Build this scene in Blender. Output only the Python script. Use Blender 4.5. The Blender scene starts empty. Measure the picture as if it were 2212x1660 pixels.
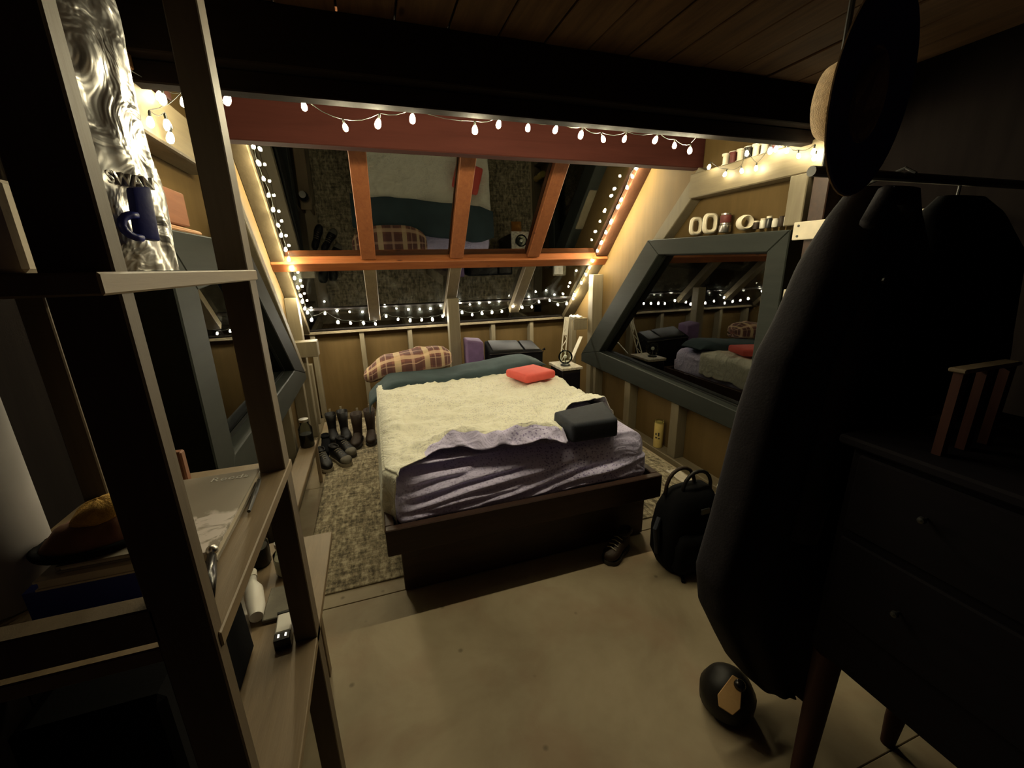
import bpy, bmesh, math, random
from mathutils import Vector, Matrix, Euler, noise

random.seed(7)
SC = bpy.context.scene
COL = SC.collection

# ------------------------------------------------------------------ camera
CAM_H = 1.5
YAW, PITCH, ROLL, FPX = math.radians(18.17), math.radians(15.97), math.radians(1.232), 895.2
cam_d = bpy.data.cameras.new('camera')
cam_d.sensor_fit = 'HORIZONTAL'
cam_d.sensor_width = 36.0
cam_d.lens = 36.0 * FPX / 2212.0
cam_d.clip_start = 0.02
cam = bpy.data.objects.new('camera', cam_d)
COL.objects.link(cam)
_cy, _sy, _cp, _sp = math.cos(YAW), math.sin(YAW), math.cos(PITCH), math.sin(PITCH)
_f = Vector((_sy * _cp, _cy * _cp, -_sp))
_r = Vector((_cy, -_sy, 0))
_d = _f.cross(_r)
_cr, _sr = math.cos(ROLL), math.sin(ROLL)
_r2 = _r * _cr + _d * _sr
_d2 = -_r * _sr + _d * _cr
cam.matrix_world = Matrix(((_r2.x, -_d2.x, -_f.x, 0), (_r2.y, -_d2.y, -_f.y, 0), (_r2.z, -_d2.z, -_f.z, CAM_H), (0, 0, 0, 1)))
SC.camera = cam

# ------------------------------------------------------------------ world: night, very faint blue
world = bpy.data.worlds.new('night')
SC.world = world
world.use_nodes = True
world.node_tree.nodes['Background'].inputs[0].default_value = (0.45, 0.38, 1.0, 1)
world.node_tree.nodes['Background'].inputs[1].default_value = 0.012

BULB_STRENGTH = 600.0
SC.cycles.max_bounces = 7
SC.view_settings.view_transform = 'Standard'
SC.view_settings.look = 'None'
SC.view_settings.exposure = 0.0
SC.view_settings.gamma = 1.0
SC.view_settings.use_curve_mapping = False

# ------------------------------------------------------------------ materials
def _nt(name):
    m = bpy.data.materials.new(name)
    m.use_nodes = True
    nt = m.node_tree
    return m, nt, nt.nodes['Principled BSDF']

def _mapped(nt, scale=(1, 1, 1), rot=(0, 0, 0)):
    tc = nt.nodes.new('ShaderNodeTexCoord')
    mp = nt.nodes.new('ShaderNodeMapping')
    mp.inputs['Scale'].default_value = scale
    mp.inputs['Rotation'].default_value = rot
    nt.links.new(tc.outputs['Object'], mp.inputs['Vector'])
    return mp.outputs['Vector']

def _noise(nt, vec, scale, detail=4, rough=0.55, dist=0.0):
    n = nt.nodes.new('ShaderNodeTexNoise')
    n.inputs['Scale'].default_value = scale
    n.inputs['Detail'].default_value = detail
    n.inputs['Roughness'].default_value = rough
    n.inputs['Distortion'].default_value = dist
    nt.links.new(vec, n.inputs['Vector'])
    return n.outputs['Fac']

def _ramp(nt, fac, stops):
    r = nt.nodes.new('ShaderNodeValToRGB')
    el = r.color_ramp.elements
    while len(el) < len(stops):
        el.new(0.5)
    for e, (p, c) in zip(el, stops):
        e.position = p
        e.color = (c[0], c[1], c[2], 1)
    nt.links.new(fac, r.inputs['Fac'])
    return r.outputs['Color']

def _bump(nt, b, height, strength=0.3, dist=0.01):
    bp = nt.nodes.new('ShaderNodeBump')
    bp.inputs['Strength'].default_value = strength
    bp.inputs['Distance'].default_value = dist
    nt.links.new(height, bp.inputs['Height'])
    nt.links.new(bp.outputs['Normal'], b.inputs['Normal'])

def _mix(nt, fac, a, b, mode='MIX'):
    m = nt.nodes.new('ShaderNodeMix')
    m.data_type = 'RGBA'
    m.blend_type = mode
    for s, v in ((0, fac), (6, a), (7, b)):
        if hasattr(v, 'default_value') and hasattr(v, 'is_linked'):
            nt.links.new(v, m.inputs[s])
        elif s == 0:
            m.inputs[0].default_value = v
        else:
            m.inputs[s].default_value = (v[0], v[1], v[2], 1)
    return m.outputs[2]

def _math(nt, op, a, b=None):
    m = nt.nodes.new('ShaderNodeMath')
    m.operation = op
    for i, v in enumerate((a, b)):
        if v is None:
            continue
        if hasattr(v, 'is_linked'):
            nt.links.new(v, m.inputs[i])
        else:
            m.inputs[i].default_value = v
    return m.outputs[0]

def plain(name, c, rough=0.6, metal=0.0, var=0.18, scale=18, bump=0.12, spec=0.5):
    m, nt, b = _nt(name)
    v = _mapped(nt)
    n = _noise(nt, v, scale)
    lo = tuple(x * (1 - var) for x in c)
    hi = tuple(min(1, x * (1 + var)) for x in c)
    nt.links.new(_ramp(nt, n, ((0.3, lo), (0.7, hi))), b.inputs['Base Color'])
    b.inputs['Roughness'].default_value = rough
    b.inputs['Metallic'].default_value = metal
    b.inputs['Specular IOR Level'].default_value = spec
    if bump:
        _bump(nt, b, _noise(nt, v, scale * 4), bump, 0.004)
    return m

def wood(name, c1, c2, axis='y', rough=0.55, grain=9, bump=0.25, knots=None, spec=0.4):
    m, nt, b = _nt(name)
    sc = {'x': (0.09, 1, 1), 'y': (1, 0.09, 1), 'z': (1, 1, 0.09)}[axis]
    v = _mapped(nt, sc)
    n = _noise(nt, v, grain * 4, 6, 0.65, 0.6)
    col = _ramp(nt, n, ((0.32, c1), (0.68, c2)))
    big = _noise(nt, _mapped(nt), 2.3, 3)
    col = _mix(nt, _math(nt, 'MULTIPLY', big, 0.55), col, tuple(x * 0.55 for x in c1))
    if knots:
        vo = nt.nodes.new('ShaderNodeTexVoronoi')
        vo.inputs['Scale'].default_value = 3.2
        sk = {'x': (0.7, 2, 2), 'y': (2, 0.7, 2), 'z': (2, 2, 0.7)}[axis]
        nt.links.new(_mapped(nt, sk), vo.inputs['Vector'])
        k = _ramp(nt, vo.outputs['Distance'], ((0.03, (1, 1, 1)), (0.07, (0, 0, 0))))
        col = _mix(nt, k, col, knots)
    nt.links.new(col, b.inputs['Base Color'])
    b.inputs['Roughness'].default_value = rough
    b.inputs['Specular IOR Level'].default_value = spec
    _bump(nt, b, n, bump, 0.004)
    return m

def glasspane(name, ior=1.6, tint=(0.75, 0.8, 0.78), rough=0.0, smudge=0.0):
    m, nt, b = _nt(name)
    out = nt.nodes['Material Output']
    tr = nt.nodes.new('ShaderNodeBsdfTransparent')
    tr.inputs[0].default_value = (*tint, 1)
    gl = nt.nodes.new('ShaderNodeBsdfGlossy')
    gl.inputs['Roughness'].default_value = rough
    gl.inputs['Color'].default_value = (0.95, 0.97, 0.95, 1)
    fr = nt.nodes.new('ShaderNodeFresnel')
    fr.inputs['IOR'].default_value = ior
    mx = nt.nodes.new('ShaderNodeMixShader')
    nt.links.new(fr.outputs[0], mx.inputs[0])
    nt.links.new(tr.outputs[0], mx.inputs[1])
    nt.links.new(gl.outputs[0], mx.inputs[2])
    last = mx.outputs[0]
    if smudge:
        df = nt.nodes.new('ShaderNodeBsdfGlossy')
        df.inputs['Roughness'].default_value = 0.32
        df.inputs['Color'].default_value = (0.8, 0.85, 0.8, 1)
        n = _noise(nt, _mapped(nt, (1.3, 0.6, 0.6)), 5, 5, 0.6, 0.7)
        k = _ramp(nt, n, ((0.48, (0, 0, 0)), (0.75, (smudge, smudge, smudge))))
        m2 = nt.nodes.new('ShaderNodeMixShader')
        nt.links.new(k, m2.inputs[0])
        nt.links.new(last, m2.inputs[1])
        nt.links.new(df.outputs[0], m2.inputs[2])
        last = m2.outputs[0]
    nt.links.new(last, out.inputs['Surface'])
    nt.nodes.remove(b)
    return m

def emitter(name, c, s):
    m, nt, b = _nt(name)
    e = nt.nodes.new('ShaderNodeEmission')
    e.inputs[0].default_value = (*c, 1)
    e.inputs[1].default_value = s
    nt.links.new(e.outputs[0], nt.nodes['Material Output'].inputs['Surface'])
    nt.nodes.remove(b)
    return m

def printed_cloth(name, base, spot, dens=46, amount=0.75, rough=0.85):
    m, nt, b = _nt(name)
    v = _mapped(nt)
    vo = nt.nodes.new('ShaderNodeTexVoronoi')
    vo.inputs['Scale'].default_value = dens
    nt.links.new(v, vo.inputs['Vector'])
    n = _noise(nt, v, dens * 2.2, 3, 0.6, 1.0)
    d = _math(nt, 'ADD', vo.outputs['Distance'], _math(nt, 'MULTIPLY', n, 0.5))
    k = _ramp(nt, d, ((0.50, (amount,) * 3), (0.66, (0, 0, 0))))
    patch = _ramp(nt, _noise(nt, v, 3, 3), ((0.35, (0.15,) * 3), (0.62, (1, 1, 1))))
    k = _mix(nt, 1.0, k, patch, 'MULTIPLY')
    col = _mix(nt, k, base, spot)
    nt.links.new(col, b.inputs['Base Color'])
    b.inputs['Roughness'].default_value = rough
    b.inputs['Sheen Weight'].default_value = 0.15
    w1 = _noise(nt, _mapped(nt, (1.0, 1.7, 1.3), (0, 0, 0.35)), 7, 4, 0.5, 1.6)
    w2 = _noise(nt, v, 230, 2)
    _bump(nt, b, _math(nt, 'ADD', w1, _math(nt, 'MULTIPLY', w2, 0.02)), 0.55, 0.035)
    return m

M = {}
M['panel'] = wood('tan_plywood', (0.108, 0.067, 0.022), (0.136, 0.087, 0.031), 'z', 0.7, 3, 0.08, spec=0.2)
M['stud'] = wood('beige_painted_stud', (0.165, 0.135, 0.085), (0.215, 0.18, 0.115), 'z', 0.55, 8, 0.15)
M['studx'] = wood('beige_painted_rail', (0.165, 0.13, 0.078), (0.23, 0.185, 0.11), 'y', 0.55, 8, 0.3)
M['red'] = wood('red_stained_beam', (0.044, 0.0115, 0.008), (0.062, 0.017, 0.012), 'x', 0.85, 5, 0.18, (0.012, 0.003, 0.003), spec=0.10)
M['orange'] = wood('orange_fir', (0.26, 0.075, 0.022), (0.40, 0.135, 0.042), 'x', 0.5, 8, 0.25, (0.10, 0.025, 0.008))
M['orange_s'] = wood('orange_fir_rafter', (0.26, 0.085, 0.032), (0.38, 0.135, 0.05), 'y', 0.5, 8, 0.25, (0.10, 0.025, 0.008))
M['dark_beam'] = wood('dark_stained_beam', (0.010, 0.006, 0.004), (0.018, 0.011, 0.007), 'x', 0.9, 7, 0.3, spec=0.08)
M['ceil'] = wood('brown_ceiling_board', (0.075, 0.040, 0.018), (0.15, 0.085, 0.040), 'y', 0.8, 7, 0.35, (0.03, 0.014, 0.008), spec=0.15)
M['nearwall'] = wood('shade_dark_boards', (0.008, 0.006, 0.006), (0.013, 0.010, 0.009), 'z', 0.95, 6, 0.2, spec=0.05)  # colour kept near black for the unlit end of the room
M['green'] = wood('grey_green_paint', (0.018, 0.021, 0.018), (0.026, 0.030, 0.025), 'y', 0.6, 6, 0.15, spec=0.2)
M['greendark'] = wood('dark_green_paint', (0.010, 0.011, 0.010), (0.015, 0.016, 0.015), 'y', 0.7, 6, 0.15, spec=0.15)
M['shelfwood'] = wood('shelf_pine', (0.20, 0.14, 0.08), (0.28, 0.20, 0.115), 'y', 0.5, 7, 0.2)
M['post'] = wood('shelf_post', (0.12, 0.088, 0.055), (0.17, 0.125, 0.078), 'z', 0.6, 7, 0.2)
M['espresso'] = wood('espresso_bed_wood', (0.030, 0.014, 0.010), (0.060, 0.028, 0.018), 'x', 0.45, 7, 0.15)
M['rafter_dark'] = wood('brown_stained_rafter', (0.060, 0.024, 0.012), (0.095, 0.040, 0.020), 'y', 0.8, 8, 0.25, spec=0.12)
M['rafter_tan'] = wood('tan_rafter', (0.066, 0.050, 0.027), (0.09, 0.07, 0.04), 'y', 0.8, 8, 0.25, spec=0.12)
M['black'] = plain('black_fabric', (0.006, 0.006, 0.007), 0.95, spec=0.1)
M['blackgloss'] = plain('black_gloss', (0.012, 0.010, 0.010), 0.25, var=0.1)
M['navy'] = plain('navy_fabric', (0.020, 0.024, 0.036), 0.8, scale=60)
M['coat'] = plain('black_wool', (0.012, 0.010, 0.013), 0.9, scale=40, bump=0.3, spec=0.2)
M['fleece'] = plain('grey_fleece', (0.07, 0.07, 0.08), 0.95, scale=70, bump=0.9)
M['teal'] = plain('teal_blanket', (0.038, 0.064, 0.076), 0.9, var=0.2, scale=7, bump=0.2)
M['redc'] = plain('red_cushion', (0.70, 0.095, 0.075), 0.75, var=0.06)
M['white'] = plain('white_paint', (0.62, 0.58, 0.50), 0.5, var=0.12)
M['rollpaper'] = plain('roll_paper', (0.27, 0.25, 0.25), 0.8, var=0.06, bump=0)
M['plastic'] = plain('white_plastic', (0.66, 0.63, 0.58), 0.4, var=0.05, bump=0)
M['cream'] = plain('cream_board', (0.62, 0.55, 0.42), 0.55, var=0.08)
M['purple'] = plain('purple_foam', (0.12, 0.070, 0.155), 0.8, var=0.25, scale=9)
M['brownl'] = plain('brown_leather', (0.030, 0.018, 0.012), 0.6, var=0.35, spec=0.3)
M['blackl'] = plain('black_leather', (0.008, 0.007, 0.007), 0.5, spec=0.3)
M['rubber'] = plain('tan_rubber', (0.28, 0.24, 0.17), 0.7)
M['darkrubber'] = plain('dark_rubber', (0.03, 0.025, 0.02), 0.7)
M['greycanvas'] = plain('grey_canvas', (0.15, 0.135, 0.105), 0.8)
M['yellow'] = plain('yellow_can', (0.62, 0.47, 0.16), 0.35, var=0.06, bump=0)
M['mustard'] = plain('mustard_knit', (0.60, 0.34, 0.07), 0.9, scale=90, bump=0.8)
M['rustc'] = plain('rust_brown_cloth', (0.16, 0.065, 0.035), 0.8)
M['orangec'] = plain('orange_cloth', (0.65, 0.27, 0.06), 0.8)
M['blue'] = plain('deep_blue', (0.02, 0.03, 0.26), 0.4, var=0.1)
M['navyhat'] = plain('navy_felt', (0.022, 0.022, 0.085), 0.9)
M['straw'] = plain('straw', (0.50, 0.35, 0.20), 0.8, scale=80, bump=0.6)
M['maroon'] = plain('maroon', (0.11, 0.018, 0.015), 0.6)
M['paper'] = plain('paper', (0.55, 0.48, 0.38), 0.8, var=0.08)
M['cover'] = plain('grey_book_cover', (0.24, 0.21, 0.17), 0.35, var=0.2, scale=6, bump=0)
M['boxred'] = wood('redbrown_box', (0.20, 0.075, 0.035), (0.29, 0.115, 0.055), 'y', 0.5, 7, 0.2)
M['slab'] = wood('live_edge_wood', (0.36, 0.17, 0.07), (0.55, 0.29, 0.13), 'y', 0.55, 8, 0.4)
M['metal'] = plain('brushed_metal', (0.55, 0.53, 0.5), 0.3, 1.0, bump=0)
M['darkmetal'] = plain('dark_metal', (0.06, 0.06, 0.06), 0.4, 0.8, bump=0)
M['wire'] = plain('dark_wire', (0.02, 0.022, 0.016), 0.6, bump=0)
M['lightwood'] = wood('maple_tag', (0.46, 0.27, 0.11), (0.58, 0.36, 0.16), 'z', 0.4, 6, 0.1)
M['dresser'] = wood('black_dresser_wood', (0.004, 0.003, 0.005), (0.007, 0.005, 0.008), 'y', 0.75, 7, 0.15, spec=0.12)
M['redwood'] = wood('dark_red_wood', (0.035, 0.012, 0.010), (0.06, 0.021, 0.016), 'z', 0.6, 7, 0.15, spec=0.2)
M['pink'] = plain('dusty_pink_ceramic', (0.22, 0.10, 0.12), 0.5)
M['marble'] = plain('speckled_stone', (0.48, 0.43, 0.35), 0.4, var=0.45, scale=60)
M['glass'] = glasspane('window_glass', 2.15, (0.6, 0.66, 0.62), 0.0, 0.0)
M['glass2'] = glasspane('side_window_glass', 2.1, (0.6, 0.66, 0.62), 0.0, 0.0)
M['glasslow'] = glasspane('condensated_glass', 2.0, (0.5, 0.56, 0.55), 0.006, 0.05)
M['jar'] = glasspane('jar_glass', 1.28, (0.86, 0.9, 0.86))
M['bulb'] = emitter('warm_bulb', (1.0, 0.88, 0.56), BULB_STRENGTH)
M['bulb_sill'] = emitter('cool_bulb', (1.0, 0.92, 0.72), BULB_STRENGTH * 0.45)
M['bulb_beam'] = emitter('warm_bulb_beam', (1.0, 0.88, 0.56), BULB_STRENGTH * 1.4)
M['bulb_left'] = emitter('warm_bulb_left', (1.0, 0.88, 0.56), BULB_STRENGTH * 0.9)
M['bulb_faint'] = emitter('warm_bulb_faint', (1.0, 0.88, 0.56), BULB_STRENGTH * 0.07)
M['bulb_dim'] = emitter('warm_bulb_dim', (1.0, 0.88, 0.56), BULB_STRENGTH * 0.16)
M['led'] = emitter('charger_led', (1.0, 0.92, 0.8), 6.0)
M['sheet'] = printed_cloth('cream_floral_sheet', (0.80, 0.78, 0.65), (0.42, 0.39, 0.42), 75, 0.6)
M['fitted'] = printed_cloth('violet_shade_floral_sheet', (0.66, 0.61, 0.88), (0.20, 0.15, 0.42), 75, 0.8)  # lavender print; violet of the shade is put into the pale base

def foil():
    m, nt, b = _nt('silver_foil')
    v = _mapped(nt)
    b.inputs['Base Color'].default_value = (0.62, 0.61, 0.60, 1)
    b.inputs['Metallic'].default_value = 0.85
    b.inputs['Roughness'].default_value = 0.30
    n = _noise(nt, v, 15, 3, 0.5, 1.2)
    _bump(nt, b, n, 0.5, 0.02)
    return m
M['foil'] = foil()

def concrete():
    m, nt, b = _nt('stained_floor')
    v = _mapped(nt)
    big = _noise(nt, v, 2.2, 5, 0.6, 0.4)
    col = _ramp(nt, big, ((0.3, (0.25, 0.19, 0.115)), (0.52, (0.34, 0.275, 0.175)), (0.75, (0.42, 0.345, 0.23))))
    red = _ramp(nt, _noise(nt, v, 3.6, 3, 0.5, 0.3), ((0.50, (0, 0, 0)), (0.75, (0.6,) * 3)))
    col = _mix(nt, red, col, (0.26, 0.155, 0.09))
    vo = nt.nodes.new('ShaderNodeTexVoronoi')
    vo.inputs['Scale'].default_value = 7.0
    nt.links.new(v, vo.inputs['Vector'])
    spots = _ramp(nt, vo.outputs['Distance'], ((0.03, (0.6,) * 3), (0.09, (0, 0, 0))))
    col = _mix(nt, spots, col, (0.09, 0.065, 0.035))
    sc = _ramp(nt, _noise(nt, _mapped(nt, (4, 1.2, 1)), 9, 6, 0.7, 0.5), ((0.62, (0, 0, 0)), (0.8, (0.35,) * 3)))
    col = _mix(nt, sc, col, (0.36, 0.31, 0.22))
    nt.links.new(col, b.inputs['Base Color'])
    b.inputs['Roughness'].default_value = 0.62
    b.inputs['Specular IOR Level'].default_value = 0.35
    _bump(nt, b, _noise(nt, v, 40, 5), 0.15, 0.004)
    return m
M['floor'] = concrete()

def rugmat():
    m, nt, b = _nt('woven_rug')
    v = _mapped(nt, (1, 0.55, 1))
    a = _noise(nt, v, 34, 6, 0.75, 0.2)
    c = _noise(nt, _mapped(nt, (0.25, 2.2, 1)), 22, 5, 0.7, 0.2)
    d = _noise(nt, _mapped(nt, (2.2, 0.25, 1)), 22, 5, 0.7, 0.2)
    s = _math(nt, 'ADD', _math(nt, 'MULTIPLY', a, 0.5), _math(nt, 'MULTIPLY', _math(nt, 'ADD', c, d), 0.25))
    col = _ramp(nt, s, ((0.42, (0.10, 0.085, 0.06)), (0.5, (0.27, 0.225, 0.15)), (0.58, (0.50, 0.43, 0.30))))
    nt.links.new(col, b.inputs['Base Color'])
    b.inputs['Roughness'].default_value = 0.95
    b.inputs['Specular IOR Level'].default_value = 0.1
    _bump(nt, b, _noise(nt, v, 160, 3), 0.7, 0.004)
    return m
M['rug'] = rugmat()

def plaid():
    m, nt, b = _nt('plaid_flannel')
    tc = nt.nodes.new('ShaderNodeTexCoord')
    sep = nt.nodes.new('ShaderNodeSeparateXYZ')
    nt.links.new(tc.outputs['UV'], sep.inputs[0])
    def stripes(sock, period, width, off=0.0):
        t = _math(nt, 'FRACT', _math(nt, 'ADD', _math(nt, 'MULTIPLY', sock, period), off))
        return _math(nt, 'LESS_THAN', t, width)
    sx, sy = sep.outputs[0], sep.outputs[1]
    wx, wy = stripes(sx, 7.0, 0.26), stripes(sy, 5.0, 0.24, 0.3)
    tx, ty = stripes(sx, 7.0, 0.07, 0.45), stripes(sy, 5.0, 0.07, 0.75)
    dx, dy = stripes(sx, 7.0, 0.5, 0.62), stripes(sy, 5.0, 0.5, 0.9)
    col = _mix(nt, _math(nt, 'MULTIPLY', dx, 0.5), (0.24, 0.10, 0.075), (0.10, 0.04, 0.045))
    col = _mix(nt, _math(nt, 'MULTIPLY', dy, 0.5), col, (0.075, 0.035, 0.035))
    col = _mix(nt, _math(nt, 'MULTIPLY', wx, 0.6), col, (0.70, 0.55, 0.33))
    col = _mix(nt, _math(nt, 'MULTIPLY', wy, 0.6), col, (0.70, 0.50, 0.34))
    col = _mix(nt, _math(nt, 'MULTIPLY', tx, 0.5), col, (0.55, 0.36, 0.26))
    col = _mix(nt, _math(nt, 'MULTIPLY', ty, 0.5), col, (0.55, 0.36, 0.26))
    nt.links.new(col, b.inputs['Base Color'])
    b.inputs['Roughness'].default_value = 0.95
    return m
M['plaid'] = plaid()

# ------------------------------------------------------------------ mesh helpers
WM = {}          # object name -> world matrix, for parts given in world coordinates

def tag(o, label=None, cat=None, group=None, kind=None):
    for k, v in (('label', label), ('category', cat), ('group', group), ('kind', kind)):
        if v:
            o[k] = v
    return o

def thing(name, label, cat, loc, rz=0.0, group=None, rot=None):
    o = bpy.data.objects.new(name, None)
    o.empty_display_size = 0.05
    COL.objects.link(o)
    o.location = loc
    e = Euler(rot if rot else (0, 0, rz))
    o.rotation_euler = e
    WM[o.name] = Matrix.Translation(loc) @ e.to_matrix().to_4x4()
    return tag(o, label, cat, group)

class MB:
    def __init__(s):
        s.v, s.f, s.uv = [], [], None
    def add(s, vs, fs):
        n = len(s.v)
        s.v += [Vector(p) for p in vs]
        s.f += [tuple(i + n for i in f) for f in fs]
        return s
    def box(s, x0, x1, y0, y1, z0, z1):
        vs = [(x0, y0, z0), (x1, y0, z0), (x1, y1, z0), (x0, y1, z0), (x0, y0, z1), (x1, y0, z1), (x1, y1, z1), (x0, y1, z1)]
        return s.add(vs, [(3, 2, 1, 0), (4, 5, 6, 7), (0, 1, 5, 4), (1, 2, 6, 5), (2, 3, 7, 6), (3, 0, 4, 7)])
    def hexa(s, vs):
        return s.add(vs, [(3, 2, 1, 0), (4, 5, 6, 7), (0, 1, 5, 4), (1, 2, 6, 5), (2, 3, 7, 6), (3, 0, 4, 7)])
    def obox(s, c, size, R):
        c = Vector(c)
        hx, hy, hz = (k / 2 for k in size)
        vs = [c + R @ Vector(p) for p in ((-hx, -hy, -hz), (hx, -hy, -hz), (hx, hy, -hz), (-hx, hy, -hz), (-hx, -hy, hz), (hx, -hy, hz), (hx, hy, hz), (-hx, hy, hz))]
        return s.hexa(vs)
    def bar(s, a, b, w, t, up=(0, 0, 1)):
        a, b = Vector(a), Vector(b)
        d = (b - a)
        L = d.length
        d.normalize()
        u = Vector(up)
        x = d.cross(u).normalized()
        u = x.cross(d).normalized()
        R = Matrix((x, d, u)).transposed()
        return s.obox((a + b) / 2, (w, L, t), R)
    def prism_x(s, poly, x0, x1):      # poly in (y, z)
        n = len(poly)
        vs = [(x0, y, z) for y, z in poly] + [(x1, y, z) for y, z in poly]
        fs = [tuple(range(n)), tuple(range(2 * n - 1, n - 1, -1))]
        fs += [(i, i + n, (i + 1) % n + n, (i + 1) % n) for i in range(n)]
        return s.add(vs, fs)
    def tube(s, pts, r, n=8, caps=True):
        pts = [Vector(p) for p in pts]
        rs = r if isinstance(r, (list, tuple)) else [r] * len(pts)
        vs, fs = [], []
        prev = None
        for i, p in enumerate(pts):
            t = (pts[min(i + 1, len(pts) - 1)] - pts[max(i - 1, 0)])
            if t.length < 1e-9:
                t = Vector((0, 0, 1))
            t.normalize()
            if prev is None:
                a = Vector((0, 0, 1)) if abs(t.z) < 0.9 else Vector((1, 0, 0))
                x = t.cross(a).normalized()
            else:
                x = (prev - t * prev.dot(t))
                x = x.normalized() if x.length > 1e-6 else t.orthogonal().normalized()
            prev = x
            y = t.cross(x)
            vs += [p + (x * math.cos(2 * math.pi * k / n) + y * math.sin(2 * math.pi * k / n)) * rs[i] for k in range(n)]
        for i in range(len(pts) - 1):
            for k in range(n):
                fs.append((i * n + k, i * n + (k + 1) % n, (i + 1) * n + (k + 1) % n, (i + 1) * n + k))
        if caps:
            fs.append(tuple(range(n - 1, -1, -1)))
            fs.append(tuple((len(pts) - 1) * n + k for k in range(n)))
        return s.add(vs, fs)
    def lathe(s, prof, n=20, c=(0, 0, 0), R=None):
        c = Vector(c)
        vs, fs = [], []
        for r, z in prof:
            for k in range(n):
                p = Vector((r * math.cos(2 * math.pi * k / n), r * math.sin(2 * math.pi * k / n), z))
                vs.append(c + (R @ p if R else p))
        for i in range(len(prof) - 1):
            for k in range(n):
                fs.append((i * n + k, i * n + (k + 1) % n, (i + 1) * n + (k + 1) % n, (i + 1) * n + k))
        if prof[0][0] > 1e-5:
            fs.append(tuple(range(n - 1, -1, -1)))
        if prof[-1][0] > 1e-5:
            fs.append(tuple((len(prof) - 1) * n + k for k in range(n)))
        return s.add(vs, fs)
    def grid(s, fn, nu, nv, uv=False):
        vs = [fn(i / nu, j / nv) for j in range(nv + 1) for i in range(nu + 1)]
        fs = [(j * (nu + 1) + i, j * (nu + 1) + i + 1, (j + 1) * (nu + 1) + i + 1, (j + 1) * (nu + 1) + i) for j in range(nv) for i in range(nu)]
        if uv:
            s.uv = [(i / nu, j / nv) for j in range(nv + 1) for i in range(nu + 1)]
        return s.add(vs, fs)
    def loft(s, rings, caps=True):
        n = len(rings[0])
        vs = [p for r in rings for p in r]
        fs = []
        for i in range(len(rings) - 1):
            for k in range(n):
                fs.append((i * n + k, i * n + (k + 1) % n, (i + 1) * n + (k + 1) % n, (i + 1) * n + k))
        if caps:
            fs.append(tuple(range(n - 1, -1, -1)))
            fs.append(tuple((len(rings) - 1) * n + k for k in range(n)))
        return s.add(vs, fs)
    def build(s, name, mat, parent=None, origin=None, bevel=0.0, seg=1, smooth=None, solid=0.0, local=False, subsurf=0, weld=False, recalc=True):
        vs = s.v
        if parent is not None and not local:
            inv = WM[parent.name].inverted()
            vs = [inv @ p for p in vs]
        elif parent is None and origin is not None:
            o_ = Vector(origin)
            vs = [p - o_ for p in vs]
        me = bpy.data.meshes.new(name)
        me.from_pydata([tuple(p) for p in vs], [], s.f)
        if s.uv:
            ul = me.uv_layers.new(name='UVMap')
            for lp in me.loops:
                ul.data[lp.index].uv = s.uv[lp.vertex_index]
        if weld or recalc or bevel:
            bm = bmesh.new()
            bm.from_mesh(me)
            if weld:
                bmesh.ops.remove_doubles(bm, verts=bm.verts, dist=1e-5)
            if recalc:
                bmesh.ops.recalc_face_normals(bm, faces=bm.faces)
            if bevel:
                bmesh.ops.bevel(bm, geom=[e for e in bm.edges if e.is_manifold and e.calc_face_angle(0) > 0.5], offset=bevel, segments=seg, profile=0.6, affect='EDGES', clamp_overlap=True)
            bm.to_mesh(me)
            bm.free()
        if smooth is not None:
            me.polygons.foreach_set('use_smooth', [True] * len(me.polygons))
            if smooth < 3.1:
                me.set_sharp_from_angle(angle=smooth)
        me.materials.append(M[mat] if isinstance(mat, str) else mat)
        o = bpy.data.objects.new(name, me)
        COL.objects.link(o)
        if parent is not None:
            o.parent = parent
            WM[o.name] = WM[parent.name].copy()
        else:
            if origin is not None:
                o.location = origin
            WM[o.name] = Matrix.Translation(origin) if origin is not None else Matrix.Identity(4)
        if solid:
            md = o.modifiers.new('thickness', 'SOLIDIFY')
            md.thickness = solid
            md.offset = 0
        if subsurf:
            md = o.modifiers.new('smooth', 'SUBSURF')
            md.levels = md.render_levels = subsurf
        return o

def struct(name, mb, mat, label=None, **kw):
    o = mb.build(name, mat, **kw)
    return tag(o, label, None, None, 'structure')

def lerp_tab(t, tab):
    if t <= tab[0][0]:
        return tab[0][1]
    for (a, va), (b, vb) in zip(tab, tab[1:]):
        if t <= b:
            k = (t - a) / (b - a)
            return va + (vb - va) * k
    return tab[-1][1]

def sstep(a, b, x):
    t = max(0.0, min(1.0, (x - a) / (b - a)))
    return t * t * (3 - 2 * t)

def fbm(x, y, z=0.0, o=3):
    a, s, f = 0.0, 1.0, 1.0
    for _ in range(o):
        a += s * noise.noise(Vector((x * f, y * f, z + 3.7 * f)))
        s *= 0.5
        f *= 2.1
    return a

# ------------------------------------------------------------------ room shell
XL, XR, YF = -0.68, 2.16, 4.47          # inner panel planes
SL_LOW, SL_UP = 0.92, 1.07               # pitch below and above the purlin
def zg(y):                               # glazing plane
    return 1.55 - (SL_LOW if y > 3.68 else SL_UP) * (y - 3.68)
def s_nrm(sl):
    return Vector((0, sl, 1)).normalized()
TH = math.atan(1.0)
S_DIR = Vector((0, math.cos(TH), -math.sin(TH)))
S_NRM = Vector((0, math.sin(TH), math.cos(TH)))

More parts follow.
